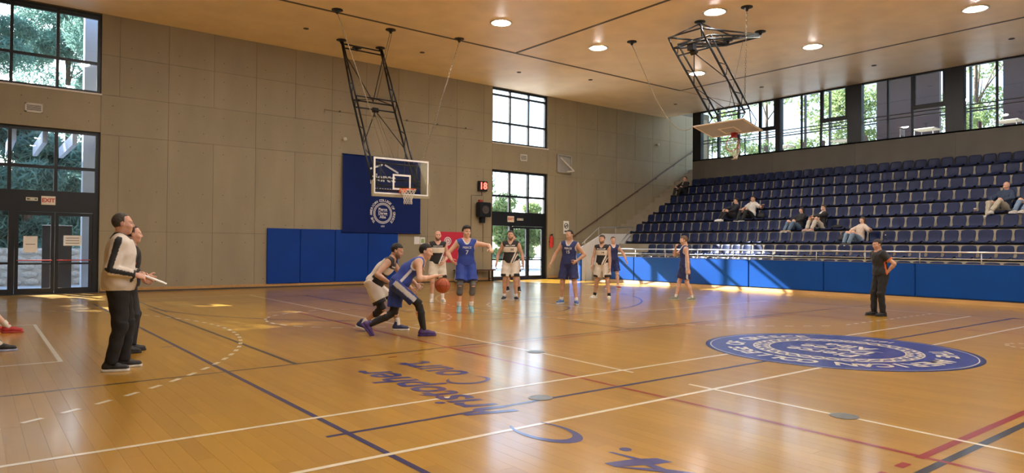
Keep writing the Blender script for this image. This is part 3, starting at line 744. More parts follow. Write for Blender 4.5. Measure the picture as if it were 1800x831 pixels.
gr = thing('gallery_rail', 'double dark rail running behind the upper windows', 'railing', (GX+0.35, 10, 5.6))
for z in (6.72, 6.58): wch(MB().box(GX+0.33, GX+0.37, -10, 16.2, z-0.02, z+0.02).build('bar', M['black_metal']), gr)
for y in np.arange(15.6, -10, -1.825): wch(MB().box(GX+0.335, GX+0.365, y-0.02, y+0.02, 5.55, 6.58).build('post', M['black_metal']), gr)
struct(box(REAR_X+0.25, 24, Y_MIN, 16.45, 5.35, 5.55).build('gallery_floor', M['concrete_step']), 'upper gallery floor behind the windows', 'floor')
struct(box(20.2, 24, 16.45, WALL_Y+0.1, 5.35, 5.56).build('stair_landing', M['concrete_step']), 'landing at the top of the stairs', 'floor')
struct(box(REAR_X, 24.2, Y_MIN, 21, 10.9, 11.1).build('gallery_ceiling', M['off_white']), 'pale ceiling of the upper gallery', 'ceiling')
M['brick_brown'] = mat('brown_plaster', (0.06, 0.038, 0.042), 0.6, 0, 0.12, 1.5)
ow = root_struct('wall_gallery_outer', 'outer wall of the upper gallery with brown piers and openings', 'wall')
for y0, y1 in ((7.4, 10.1), (-0.5, 5.0), (-9, -4.5)): MB().box(23.9, 24.1, y0, y1, 5.35, 10.9).build('brown_pier', M['brick_brown'], ow)
for y in (20.2, 18.9, 17.6, 16.3, 15.0, 13.7, 12.4, 11.1, 6.2): MB().box(23.93, 24.05, y-0.045, y+0.045, 5.35, 10.9).build('mullion', M['dark_frame'], ow)
for z in (6.35, 7.4): MB().box(23.95, 24.03, 5.0, 20.5, z-0.03, z+0.03).build('transom', M['dark_frame'], ow)
# tables and chairs of the gallery cafe
def cafe_table(x, y, lab_):
    t = thing('cafe_table', lab_, 'table', (x, y, 5.55), 0, 'tables in the upper gallery')
    MB().bevel_box(-0.4, 0.4, -0.4, 0.4, 0.71, 0.75, 0.008).build('table_top', M['off_white'], t)
    for sx in (-1, 1):
        for sy in (-1, 1): MB().tube([(sx*.36, sy*.36, 0), (sx*.34, sy*.34, .71)], 0.018, 8).build('leg', M['steel'], t)
def cafe_chair(x, y, rz, lab_):
    t = thing('cafe_chair', lab_, 'chair', (x, y, 5.55), rz, 'chairs in the upper gallery')
    MB().bevel_box(-.21, .21, -.21, .21, .43, .465, .01).build('seat', M['brown_wood'], t); MB().bevel_box(-.21, .21, .19, .22, .60, .86, .008).build('backrest', M['brown_wood'], t)
    for sx in (-1, 1):
        MB().tube([(sx*.19, -.19, 0), (sx*.19, -.19, .43)], .013, 8).build('leg', M['steel'], t); MB().tube([(sx*.19, .20, 0), (sx*.19, .20, .86)], .013, 8).build('leg', M['steel'], t)
for k, (x, y) in enumerate(((20.6, 12.9), (20.9, 10.2), (20.5, 6.6), (20.8, 3.9))):
    w_ = ['behind the pane left of the folded hoop net', 'behind the middle of the upper windows', 'behind the upper windows, right of the middle column', 'behind the rightmost upper panes'][k]
    cafe_table(x, y, 'pale square table '+w_); cafe_chair(x, y+0.75, 0, 'brown chair left of the table '+w_); cafe_chair(x, y-0.75, PI, 'brown chair right of the table '+w_)

# ------------------------------------------------------------------ outdoors
M['ground'] = mat('ground_paving', (0.42, 0.44, 0.46), 0.7, 0, 0.15, 0.8); M['stone'] = mat('rubble_stone', (0.50, 0.46, 0.40), 0.8, 0, 0.3, 3, 0.4, 12)
M['bark'] = mat('bark', (0.10, 0.065, 0.045), 0.85, 0, 0.3, 8); M['render'] = mat('pale_render', (0.40, 0.44, 0.50), 0.7, 0, 0.05, 3)
struct(box(-60, 70, WALL_Y+0.34, 90, -0.4, -0.05).build('ground_outside', M['ground']), 'pale paving outside the glazed doors', 'ground')
struct(box(22, 70, -60, WALL_Y+0.34, -0.4, -0.05).build('ground_behind', M['ground']), 'ground behind the stands', 'ground')
def leaf_mat(name, col):
    m = bpy.data.materials.new(name); m.use_nodes = True; N = m.node_tree.nodes; L = m.node_tree.links; N.clear()
    oi = N.new('ShaderNodeNewGeometry'); n = N.new('ShaderNodeTexNoise'); n.inputs['Scale'].default_value = 0.9; L.new(oi.outputs['Position'], n.inputs['Vector'])
    cr = N.new('ShaderNodeValToRGB'); L.new(n.outputs[0], cr.inputs[0])
    cr.color_ramp.elements[0].position = 0.3; cr.color_ramp.elements[0].color = (*[c*0.6 for c in col], 1); cr.color_ramp.elements[1].position = 0.7; cr.color_ramp.elements[1].color = (*[min(1, c*1.5) for c in col], 1)
    d = N.new('ShaderNodeBsdfDiffuse'); t = N.new('ShaderNodeBsdfTranslucent'); x = N.new('ShaderNodeMixShader'); x.inputs[0].default_value = 0.5; o = N.new('ShaderNodeOutputMaterial')
    L.new(cr.outputs[0], d.inputs[0]); L.new(cr.outputs[0], t.inputs[0]); L.new(d.outputs[0], x.inputs[1]); L.new(t.outputs[0], x.inputs[2]); L.new(x.outputs[0], o.inputs[0])
    return m
M['pine'] = leaf_mat('pine_needles', (0.15, 0.26, 0.22)); M['leaf'] = leaf_mat('broad_leaves', (0.22, 0.28, 0.12))
def tree(x, y, h, r, z0, label, m, seed, crown0=0.12, n=9000, sz=0.17):
    rg = np.random.default_rng(seed)
    t = thing('pine_tree' if m == 'pine' else 'leafy_tree', label, 'tree', (x, y, z0))
    MB().tube([(0, 0, 0), (0.1, 0.05, h*0.4), (0.0, 0.1, h*0.8), (0, 0, h*0.97)], [0.2, 0.15, 0.08, 0.02], 8).build('trunk', M['bark'], t)
    bl = 26
    cen = np.stack([rg.normal(0, r*0.42, bl), rg.normal(0, r*0.42, bl), rg.uniform(h*crown0, h*0.95, bl)], 1)
    rad = rg.uniform(r*0.28, r*0.55, bl)
    br = MB()
    for c in cen[:14]: br.tube([(0, 0, c[2]*0.75), tuple(c)], [0.05, 0.012], 5)
    br.build('branches', M['bark'], t)
    w = rg.integers(0, bl, n); dirs = rg.normal(size=(n, 3)); dirs /= np.linalg.norm(dirs, axis=1)[:, None]
    ctr = cen[w] + dirs*(rad[w]*rg.uniform(0.35, 1.0, n)**0.6)[:, None]*np.array([1, 1, 0.7])
    a = rg.normal(size=(n, 3)); a /= np.linalg.norm(a, axis=1)[:, None]; b = np.cross(a, rg.normal(size=(n, 3))); b /= np.linalg.norm(b, axis=1)[:, None]
    s = sz*rg.uniform(0.6, 1.3, n)[:, None]; wd = 0.28 if m == 'pine' else 0.6
    V = np.empty((n, 3, 3)); V[:, 0] = ctr-a*s; V[:, 1] = ctr+a*s*0.2+b*s*wd; V[:, 2] = ctr+a*s
    me = bpy.data.meshes.new('foliage'); me.from_pydata(V.reshape(-1, 3).tolist(), [], np.arange(3*n).reshape(-1, 3).tolist()); me.update()
    f = obj('foliage', me, M[m], t); return t
TR = [(-16.5, 33, 17, 3.2, 'pine', 'tall pine seen at the far left of the left upper window'), (-12.4, 29.0, 17.5, 2.9, 'pine', 'bushy pine filling the left panes of the left upper window'),
      (-9.6, 35, 18, 2.9, 'pine', 'tall pine behind the middle panes of the left window'), (-8.2, 28.0, 7.0, 2.0, 'pine', 'small pine behind the transom of the left door'),
      (-13.4, 26.4, 6.0, 1.6, 'pine', 'low pine behind the left side of the left door'), (-5.2, 32, 15, 2.6, 'pine', 'slim pine at the right edge of the left window'),
      (15.2, 36, 9.5, 2.4, 'leaf', 'leafy tree behind the left panes of the far door'), (20.6, 40, 10.5, 2.6, 'leaf', 'taller leafy tree behind the right panes of the far door'),
      (18.2, 31.0, 5.0, 1.5, 'leaf', 'young leafy tree close behind the far door'), (-20.5, 41, 19, 3.6, 'pine', 'distant tall pine left of all the others'), (-13.5, 42, 19, 3.6, 'pine', 'distant broad pine behind the middle of the left window'), (-5.8, 40, 18, 3.4, 'pine', 'distant pine behind the porch column'),
      (26.5, 45, 12, 2.8, 'pine', 'pine tree behind the right pane of the far upper window')]
for k, (x, y, h, r, m, l) in enumerate(TR): tree(x, y, h, r, -0.05, l, m, 100+k, n=30000 if k < 6 or 9 <= k < 12 else 6000, sz=.22 if k < 12 else .17)
for k, (x, y, h, r, m, l) in enumerate([(33, 29, 14.5, 3.4, 'leaf', 'leafy tree behind the leftmost upper gallery panes'), (34, 22.0, 15, 3.2, 'leaf', 'leafy tree behind the gallery panes above the net'),
      (33, 15.5, 14.5, 3.4, 'leaf', 'broad leafy tree behind the middle gallery panes'), (35, 9.5, 15.5, 3.2, 'leaf', 'leafy tree just left of the brown gallery pier'),
      (34, 3.0, 15, 3.4, 'leaf', 'leafy tree between the two brown gallery piers')]):
    tree(x, y, h, r, -0.05, l, m, 200+k, crown0=0.30, n=11000)
# low rubble wall, stones laid one by one
sw = thing('stone_wall', 'low pale rubble stone wall outside the left glazed door', 'stone wall', (-9, 24, -0.05))
wch(box(-14.5, -3.5, 24.03, 24.35, -0.05, 1.25).build('core', M['stone']), sw)
stone_me = []
for k in range(6):
    bm = bmesh.new(); bmesh.ops.create_icosphere(bm, subdivisions=1, radius=1)
    for v in bm.verts: v.co = Vector((v.co.x*random.uniform(.85, 1.1), v.co.y*.5, v.co.z*random.uniform(.8, 1.05)))
    me = bpy.data.meshes.new('stone'); bm.to_mesh(me); bm.free(); me.materials.append(M['stone']); stone_me.append(me)
for r_ in range(5):
    x = -14.4+random.uniform(0, .3)
    while x < -3.6:
        w = random.uniform(0.16, 0.30)
        o = obj('stone', random.choice(stone_me), None, None, (x+w, 24.02, 0.08+r_*0.26)); o.scale = (w*1.02, 0.16, 0.14)
        wch(o, sw); x += 2*w
# porch column and open beams
struct(box(-7.14, -6.70, 20.0, 20.4, -0.05, 9.5).build('porch_column', M['render']), 'pale square column outside the left window', 'column')
pg = root_struct('porch_beams', 'open grey porch beams above the left glazed door', 'beams')
for k in range(9): box(-12.6+0.72*k, -12.48+0.72*k, 18.6, 22.6, 4.28, 4.62).build('beam', M['render'], pg)
# roll-up banners standing outside the left door
for k, (x, l) in enumerate(((-8.02, 'dark roll-up banner outside the left leaf of the glazed door'), (-7.62, 'dark roll-up banner outside the right leaf of the glazed door'))):
    t = thing('roll_up_banner', l, 'banner', (x, 19.5, -0.05), 0, 'roll-up banners outside')
    MB().box(-0.17, 0.17, -0.004, 0.004, 0.06, 2.0).build('sheet', mat('banner_print', (0.014, 0.012, 0.016), 0.5), t)
    MB().bevel_box(-0.19, 0.19, -0.1, 0.1, 0, 0.07, 0.01).build('base', M['steel'], t); MB().tube([(-.18, 0, 2.0), (.18, 0, 2.0)], .012, 8).build('top_bar', M['steel'], t)
# ------------------------------------------------------------------ hoops
def add_net(root, pts_fn, name='net'):
    mb = MB(); n = 12; rows = 7
    for sgn in (1, -1):
        for k in range(n):
            mb.tube([pts_fn(2*PI*(k+sgn*0.5*r_)/n, r_/rows) for r_ in range(rows+1)], 0.0055, 5)
    return wch(mb.build(name, M['net'], smooth=True), root)
def board(root, c, w, u, n, colour_rim, padded):
    """backboard: centre c, unit vectors width w, up u, front n; rim axis along n"""
    c, w, u, n = map(Vector, (c, w, u, n)); P = lambda a, b, d=0: c+w*a+u*b+n*d
    wch(MB().obox(c, (w, u, n), (0.9, 0.525, 0.008)).build('acrylic_board', M['board_glass'] if padded else M['milky'], None), root)
    fr = MB()
    for a, b, ha, hb in ((0, .50, .9, .025), (0, -.50, .9, .025), (-.875, 0, .025, .475), (.875, 0, .025, .475)): fr.obox(P(a, b, 0), (w, u, n), (ha, hb, 0.013))
    wch(fr.build('board_frame', M['white_paint'] if padded else M['pink_white']), root)
    sq = MB()
    for a, b, ha, hb in ((0, .05, .295, .025), (0, -.35, .295, .025), (-.27, -.15, .025, .175), (.27, -.15, .025, .175)): sq.obox(P(a, b, .010), (w, u, n), (ha, hb, 0.003))
    wch(sq.build('target_square', M['white_paint'] if padded else M['pink_white']), root)
    if padded:
        pd = MB().obox(P(0, -.555, 0), (w, u, n), (.95, .04, .03))
        for s in (-1, 1): pd.obox(P(s*.925, -.34, 0), (w, u, n), (.03, .20, .03))
        wch(pd.build('edge_padding', M['pad_grey']), root)
    rc = P(0, -.375, .151+.225)
    mr = MB(); N_ = 40
    mr.tube([rc+w*.232*math.cos(2*PI*i/N_)+n*.232*math.sin(2*PI*i/N_) for i in range(N_+1)], .010, 8, cap=False)
    wch(mr.build('rim', M[colour_rim], smooth=True), root)
    br = MB().obox(P(0, -.40, .075), (w, u, n), (.08, .06, .075)); 
    for s in (-1, 1): br.tube([P(s*.07, -.37, .14), rc+w*s*.17-n*.16], .008, 6)
    wch(br.build('rim_bracket', M[colour_rim]), root)
    return rc
M['milky'] = mat('dusty_acrylic', (0.40, 0.40, 0.40), 0.35, 0, 0.10, 3)
M['pink_white'] = mat('faded_frame_paint', (0.86, 0.76, 0.68), 0.5, 0, 0.04, 8)
def mast_frame(root, side, top, mid, bot, hw, off):
    """two double-tube masts: upper part top>mid, lower part mid>bot; side = direction across, off = second tube's offset"""
    s_, T, Mi, B, O = map(Vector, (side, top, mid, bot, off))
    for sgn in (-1, 1):
        mb = MB()
        for A, C in ((T, Mi), (Mi, B)):
            a, c = A+s_*hw*sgn, C+s_*hw*sgn; q0 = a+O*(0.35 if A == T else 1); q1 = c+O
            mb.tube([a, c], .032, 8); mb.tube([q0, q1], .027, 8)
            for k in range(5):
                t = (k+.5)/5; mb.tube([a.lerp(c, t), q0.lerp(q1, t+(.09 if k % 2 else -.09))], .014, 6)
        wch(mb.build('mast', M['black_metal'], smooth=True), root)
    def cross(p, label='cross_bar', r=.024): wch(MB().tube([p-s_*hw, p+s_*hw], r, 8).build(label, M['black_metal'], smooth=True), root)
    d0 = (Mi-T).normalized(); d1 = (B-Mi).normalized()
    cross(T); cross(T+d0*.18); cross(Mi); cross(Mi+O); cross(Mi+d1*.28); cross(B); cross(B+O)
    bar = MB()
    for sgn in (-1, 1):
        bar.tube([T+d0*.35+s_*hw*sgn, Mi-d0*.05], .016, 6); bar.tube([Mi+s_*hw*sgn, Mi+O*.9], .014, 6)
        bar.tube([Mi+d1*.32, Mi.lerp(B, .52)+s_*hw*sgn], .016, 6)
        bar.tube([Mi.lerp(B, .55)+s_*hw*sgn, B+O+s_*hw*sgn*.2], .012, 6)
    wch(bar.build('bracing', M['black_metal'], smooth=True), root)
    wch(MB().obox(Mi+d1*.30, (s_, d1, s_.cross(d1)), (.10, .06, .05)).build('pulley_block', M['black_metal']), root)
def ceiling_plate(root, x, y, z=CEIL, r=.16):
    wch(MB().lathe([(r, 0), (r, -.02), (r*.4, -.035), (.03, -.12), (.0005, -.12)], (x, y, z), 20).build('ceiling_plate', M['black_metal']), root)
def cord(root, pts, r, m, name): wch(MB().tube(pts, r, 6).build(name, M[m], smooth=True), root)
def chain_mesh(root, a, b, name='chain', sag=0):
    a, b = Vector(a), Vector(b); mb = MB(); n = int((b-a).length/0.07)
    for k in range(n):
        def Q(t): return a.lerp(b, t)-Vector((0, 0, sag*4*t*(1-t)))
        p, q = Q(k/n), Q((k+1)/n); d = (q-p).normalized(); o = d.orthogonal().normalized()
        if k % 2: o = d.cross(o)
        h = (q-p)*.62; c = (p+q)/2
        mb.tube([c-h, c-h*.6+o*.018, c+h*.6+o*.018, c+h, c+h*.6-o*.018, c-h*.6-o*.018, c-h], .0055, 4, cap=False)
    wch(mb.build(name, M['chain']), root)
h1 = thing('basketball_hoop', 'basketball hoop with clear backboard hanging from the ceiling before the end wall', 'basketball hoop', (0.25, 16.1, CEIL))
rc = board(h1, (0, 12.8, 3.425), (1, 0, 0), (0, 0, 1), (0, -1, 0), 'orange', True)
add_net(h1, lambda a, t: rc+Vector((math.cos(a), math.sin(a), 0))*(.228-.115*min(1, t*1.5)+.03*max(0, t-.7))+Vector((0, 0, -.43*t)))
mast_frame(h1, (1, 0, 0), (.26, 16.05, 7.98), (.10, 14.85, 5.93), (-.02, 13.12, 3.05), .70, (0, -.20, .10))
for x in (-.44, .34, .96): ceiling_plate(h1, x, 16.1 if x != .34 else 16.6)
for z in (3.80, 3.35):
    wch(MB().tube([(-.72, 12.98, z), (.72, 12.98, z)], .022, 8).build('board_bar', M['black_metal'], smooth=True), h1)
for x in (-.6, .6):
    wch(MB().tube([(x, 13.12, 3.05), (x, 12.98, 3.2), (x, 12.98, 3.85), (x, 13.3, 3.9)], .018, 8).build('board_strut', M['black_metal'], smooth=True), h1)
for x, y in ((-1.75, 13.46), (.29, 14.11), (2.45, 13.54)): ceiling_plate(h1, x, y)
cord(h1, [(-1.75, 13.46, 8.02), (-1.2, 13.4, 6.6), (-.75, 13.3, 5.3), (-.40, 13.2, 4.1)], .010, 'rope', 'hoist_rope')
cord(h1, [(.27, 14.11, 8.0), (.06, 14.8, 5.98)], .008, 'chain', 'hoist_cable'); cord(h1, [(.33, 14.11, 8.0), (.16, 14.8, 5.98)], .008, 'chain', 'hoist_cable')
cord(h1, [(.02, 14.7, 5.7), (-.1, 13.3, 4.0)], .007, 'chain', 'hoist_cable'); cord(h1, [(.10, 14.7, 5.7), (.02, 13.3, 4.0)], .007, 'chain', 'hoist_cable')
chain_mesh(h1, (2.45, 13.54, 8.0), (.74, 12.86, 3.98), 'safety_chain')
# second hoop, folded up
h2 = thing('folded_basketball_hoop', 'basketball hoop folded up under the ceiling, its board tilted flat', 'basketball hoop', (9.2, 7.58, CEIL))
t_ = .232
rc2 = board(h2, (8.335, 7.58, 5.10), (0, 1, 0), (-math.cos(t_), 0, math.sin(t_)), (-math.sin(t_), 0, -math.cos(t_)), 'rim_red', False)
def net2(a, t):
    n_ = Vector((-math.sin(t_), 0, -math.cos(t_))); w_ = Vector((0, 1, 0)); p = rc2+w_*.228*math.cos(a)+n_*.228*math.sin(a)
    tgt = rc2+Vector((.10, 0, -.46))+Vector((math.cos(a)*.07, math.sin(a)*.09, 0))
    q = p.lerp(tgt, t); q += Vector((.16*math.sin(PI*t), 0, -.05*math.sin(PI*t))); return q
add_net(h2, net2)
mast_frame(h2, (0, 1, 0), (9.15, 7.58, 7.93), (6.50, 7.60, 7.36), (8.40, 7.58, 5.50), .58, (.22, 0, .16))
up2 = MB()
for s in (-1, 1):
    y = 7.58+s*.58
    up2.tube([(9.1, y, 8.0), (6.25, y, 7.62)], .026, 8); up2.tube([(6.25, y, 7.62), (6.50, y, 7.30)], .026, 8); up2.tube([(7.0, 7.58, 8.05), (6.3, y, 7.62)], .02, 8); up2.tube([(7.0, 7.58, 8.05), (7.9, y, 7.68)], .02, 8)
up2.tube([(6.25, 7.0, 7.62), (6.25, 8.16, 7.62)], .024, 8)
wch(up2.build('upper_truss', M['black_metal'], smooth=True), h2)
for x, y in ((9.2, 7.0), (9.2, 8.16), (7.0, 7.6)): ceiling_plate(h2, x, y)
low = MB()
for s in (-1, 1):
    y = 7.58+s*.58; low.tube([(8.40, y, 5.50), (8.1, y, 5.18)], .018, 8); low.tube([(8.62, y, 5.66), (8.75, y, 5.08)], .018, 8); low.tube([(8.62, y, 5.66), (9.0, y, 5.35), (8.85, y, 5.05)], .014, 8)
wch(low.build('board_struts', M['black_metal'], smooth=True), h2)
wch(MB().obox((6.62, 7.6, 7.28), ((1, 0, 0), (0, 1, 0), (0, 0, 1)), (.08, .10, .09)).build('winch', M['black_metal']), h2)
for x, y in ((6.95, 10.22), (6.96, 6.01)): ceiling_plate(h2, x, y)
cat = []
for k in range(21):
    t = k/20; p = Vector((6.95, 10.22, 8.0)).lerp(Vector((7.82, 8.45, 5.22)), t); cat.append(p-Vector((0, 0, 1.15*4*t*(1-t)*(0.35+0.65*t))))
cord(h2, cat, .012, 'rope', 'slack_chain')
chain_mesh(h2, (6.96, 6.01, 8.0), (7.9, 6.70, 5.26), 'safety_chain')
cord(h2, [(8.9, 7.4, 7.9), (8.3, 7.5, 5.7)], .006, 'chain', 'hoist_cable')

# ------------------------------------------------------------------ things on the end wall
WY = WALL_Y
def put_text(root, txt, size, x, z, y, m, name='lettering', **k):
    vs, fs = text_data(txt, size, **k); me = bpy.data.meshes.new(name); me.from_pydata([(x+p.x, y, z+p.y) for p in vs], [], fs); me.update()
    o = obj(name, me, m); return wch(o, root)
ex = [-2.10, -0.97, 0.29, 1.56, 2.79]
for k in range(4):
    o = MB().bevel_box(ex[k]+.006, ex[k+1]-.006, WY-.075, WY-.002, .13, 1.98, .015).build('wall_pad', M['blue_pad'])
    tag(o, ['leftmost blue wall pad under the hoop, beside bare concrete', 'second blue wall pad from the left under the hoop', 'third blue wall pad from the left, partly under the banner', 'rightmost blue wall pad under the banner'][k], 'wall pad', 'blue wall pads')
bn = thing('wall_banner', 'large dark blue banner with a round white college seal behind the hoop', 'banner', (2.12, WY-.1, 1.9))
# cloth with slight waves
mb = MB(); nx_, nz_ = 24, 14; bx0, bx1, bz0, bz1 = .53, 3.72, 1.90, 4.68
for j in range(nz_+1):
    for i in range(nx_+1):
        x = bx0+(bx1-bx0)*i/nx_; z = bz0+(bz1-bz0)*j/nz_; mb.v.append((x, WY-.10+.006*math.sin(x*4+z), z))
for j in range(nz_):
    for i in range(nx_): a = j*(nx_+1)+i; mb.f.append((a, a+1, a+nx_+2, a+nx_+1)); mb.mi.append(0)
wch(mb.build('cloth', M['banner'], smooth=True, fix=False), bn)
for z in (bz0, bz1): wch(MB().tube([(bx0-.02, WY-.095, z), (bx1+.02, WY-.095, z)], .022, 8).build('banner_rod', M['banner'], smooth=True), bn)
me = bpy.data.meshes.new('seal'); me.from_pydata([(2.12+u*.47, WY-.112, 2.62+v*.47) for u, v in SEAL_V], [], SEAL_F); me.update(); wch(obj('seal_print', me, M['print_white']), bn)
put_text(bn, 'pierce', .42, 2.12, 3.92, WY-.112, M['print_white'], bold=.012)
sm_ = MB()
for k in range(9): sm_.box(1.66+.105*k, 1.66+.105*k+.06, WY-.114, WY-.110, 3.47, 3.54)
wch(sm_.build('small_print', M['print_white']), bn)
wch(MB().prism([(1.55, 4.25), (2.1, 4.45), (2.1, 4.38), (1.55, 4.18)], 1, WY-.114, WY-.110).prism([(2.18, 4.45), (2.75, 4.18), (2.75, 4.11), (2.18, 4.38)], 1, WY-.114, WY-.110).build('roof_mark', M['print_white']), bn)
# shot clock and loudspeaker
sc_ = thing('shot_clock', 'black shot clock showing red 18 on the wall', 'clock', (6.67, WY, 3.68))
wch(MB().bevel_box(6.45, 6.89, WY-.12, WY-.01, 3.68, 4.10, .012).build('case', M['black_metal']), sc_)
put_text(sc_, '18', .38, 6.67, 3.89, WY-.126, M['led_red'], 'digits', bold=.012)
wch(MB().tube([(6.67, WY-.02, 3.68), (6.67, WY-.02, 3.5)], .015, 6).build('conduit', M['dark_trim']), sc_)
sp_ = thing('wall_speaker', 'black loudspeaker box mounted on the wall below the shot clock', 'loudspeaker', (6.62, WY, 2.62))
wch(MB().bevel_box(6.34, 6.94, WY-.34, WY-.06, 2.62, 3.22, .03).build('cabinet', M['black_metal']), sp_)
wch(MB().lathe([(.17, 0), (.17, -.012), (.12, -.005), (.0005, -.012)], (6.64, WY-.34, 2.92), 24, 'y').build('cone', M['dark_trim']), sp_)
wch(MB().box(6.55, 6.72, WY-.2, WY-.003, 2.38, 2.64).build('bracket', M['black_metal']), sp_)
wch(MB().box(6.50, 6.66, WY-.10, WY-.003, 3.25, 3.33).build('warning_light', M['rim_red']), sp_)
cb = thing('wall_conduit', 'thin grey cable run looping round the loudspeaker on the wall', 'cable', (6.15, WY, 1.0))
wch(MB().tube([(6.15, WY-.012, .5), (6.15, WY-.012, 3.5), (6.62, WY-.012, 3.52)], .010, 6).tube([(6.75, WY-.012, 2.4), (6.75, WY-.012, 1.2)], .010, 6).build('cable', M['dark_trim']), cb)
# bench
bh = thing('bench', 'low dark wooden bench against the wall left of the far door', 'bench', (6.3, WY-.25, 0))
wch(MB().bevel_box(5.25, 7.12, WY-.42, WY-.08, .44, .49, .01).build('seat_plank', M['brown_wood']), bh)
for x in (5.35, 6.2, 7.0):
    for y in (WY-.38, WY-.12): wch(MB().box(x-.02, x+.02, y-.02, y+.02, 0, .44).build('leg', M['black_metal']), bh)
    wch(MB().box(x-.015, x+.015, WY-.38, WY-.12, .10, .13).build('stretcher', M['black_metal']), bh)
# papers, red poster, small signs
o = thing('notice_board', 'two small paper notices on the wall beside the banner', 'notice', (3.77, WY, 1.5))
wch(MB().box(3.52, 3.76, WY-.008, WY-.001, 1.49, 1.78).build('sheet', M['paper']), o); wch(MB().box(3.78, 4.0, WY-.008, WY-.001, 1.49, 1.76).build('sheet', M['paper']), o)
wch(MB().box(3.82, 3.96, WY-.010, WY-.008, 1.54, 1.70).build('green_print', mat('green_print', (.30, .45, .16), .6)), o)
o = thing('red_banner', 'crimson banner with a round white emblem on the wall behind the players', 'banner', (5.25, WY, .75))
wch(MB().bevel_box(4.62, 5.92, WY-.03, WY-.002, .78, 1.99, .006).build('panel', M['red_sign']), o)
wch(MB().lathe([(.17, 0), (.17, -.004), (.0005, -.004)], (5.02, WY-.03, 1.62), 32, 'y').build('emblem_disc', M['print_white']), o)
wch(MB().torus((5.02, WY-.037, 1.62), .12, .012, 24, 6, 'y').box(5.01, 5.03, WY-.04, WY-.035, 1.53, 1.71).box(4.94, 5.10, WY-.04, WY-.035, 1.61, 1.63).build('emblem_lines', M['red_sign']), o)
o = thing('no_smoking_sign', 'white no-smoking sign on the wall right of the far door', 'sign', (11.38, WY, 2.0))
wch(MB().box(11.22, 11.55, WY-.012, WY-.002, 2.02, 2.60).build('plate', M['paper']), o); wch(MB().torus((11.385, WY-.014, 2.38), .11, .016, 24, 6, 'y').build('ring', M['black_metal']), o)
wch(MB().obox((11.385, WY-.015, 2.38), ((1, 0, 1), (0, 1, 0), (1, 0, -1)), (.10, .004, .012)).box(11.30, 11.47, WY-.018, WY-.012, 2.36, 2.39).build('cigarette', M['black_metal']), o)
wch(MB().box(11.28, 11.49, WY-.016, WY-.012, 2.10, 2.16).build('caption_bar', M['black_metal']), o)
o = thing('fire_extinguisher', 'red fire extinguisher hung beside the far door', 'extinguisher', (10.42, WY, 1.35))
wch(MB().lathe([(.0005, 1.40), (.075, 1.40), (.08, 1.43), (.08, 1.80), (.06, 1.87), (.025, 1.90), (.025, 1.94), (.0005, 1.94)], (10.42, WY-.1, 0), 20).build('cylinder', M['extinguisher'], smooth=True), o)
wch(MB().box(10.39, 10.45, WY-.14, WY-.05, 1.93, 1.98).box(10.41, 10.43, WY-.20, WY-.12, 1.96, 1.99).build('valve', M['black_metal']), o); wch(MB().tube([(10.45, WY-.1, 1.95), (10.52, WY-.12, 1.85), (10.52, WY-.12, 1.5)], .012, 6).build('hose', M['black_metal']), o)
wch(MB().box(10.36, 10.48, WY-.02, WY-.001, 1.62, 1.70).build('hanger', M['black_metal']), o)
def grille(x0, x1, z0, z1, label):
    o = thing('air_grille', label, 'grille', ((x0+x1)/2, WY, z0))
    f = MB().box(x0, x1, WY-.03, WY-.002, z0, z0+.035).box(x0, x1, WY-.03, WY-.002, z1-.035, z1).box(x0, x0+.035, WY-.03, WY-.002, z0, z1).box(x1-.035, x1, WY-.03, WY-.002, z0, z1)
    wch(f.build('frame', M['off_white']), o); wch(MB().box(x0+.03, x1-.03, WY-.006, WY-.002, z0+.03, z1-.03).build('backing', M['dark_trim']), o)
    n = 5
    for k in range(n): z = z0+.05+(z1-z0-.10)*k/(n-1); wch(MB().box(x0+.03, x1-.03, WY-.025, WY-.006, z-.008, z+.008).build('slat', M['off_white']), o)
grille(-8.72, -8.32, 5.03, 5.28, 'small white-framed air grille between the left window and door'); grille(8.68, 9.06, 5.12, 5.40, 'small white-framed air grille between the far window and door')
o = thing('wall_bracket', 'folded grey steel bracket frame on the wall right of the far window', 'bracket', (11.3, WY, 4.8))
M['grey_steel'] = mat('dull_steel', (.34, .33, .31), .5, .3, .08, 8)
f = MB()
for a, b in (((10.8, 4.78), (10.8, 5.56)), ((10.8, 5.56), (11.62, 5.52)), ((11.62, 5.52), (11.62, 4.78)), ((10.8, 4.78), (11.62, 4.78))): f.tube([(a[0], WY-.06, a[1]), (b[0], WY-.06, b[1])], .035, 8)
wch(f.build('frame', M['grey_steel']), o); wch(MB().tube([(10.92, WY-.12, 5.42), (11.62, WY-.25, 4.86)], .035, 8).tube([(11.62, WY-.25, 4.86), (11.2, WY-.25, 4.80)], .03, 8).build('arm', M['off_white']), o); wch(MB().box(10.78, 11.64, WY-.03, WY-.002, 4.76, 5.58).build('back_plate', M['grey_steel']), o)
def dome(x, z, label):
    o = thing('wall_sensor', label, 'sensor', (x, WY, z)); wch(MB().box(x-.03, x+.03, WY-.05, WY-.001, z-.03, z+.03).build('mount', M['black_metal']), o)
    wch(MB().lathe([(.0005, -.075), (.04, -.065), (.07, -.03), (.075, 0), (.07, .03), (.04, .065), (.0005, .075)], (x, WY-.10, z), 16).build('ball', M['off_white'], smooth=True), o)
dome(.60, 5.21, 'small round sensor on the concrete above the banner'); dome(17.6, 6.65, 'small round camera high on the wall above the stairs')
o = thing('wall_pipe', 'thin brown conduit running level along the wall above the banner', 'pipe', (3, WY, 6.19)); wch(MB().tube([(-.14, WY-.03, 6.10), (-.14, WY-.03, 6.19), (6.17, WY-.03, 6.19)], .018, 8).build('tube', M['rope']), o)
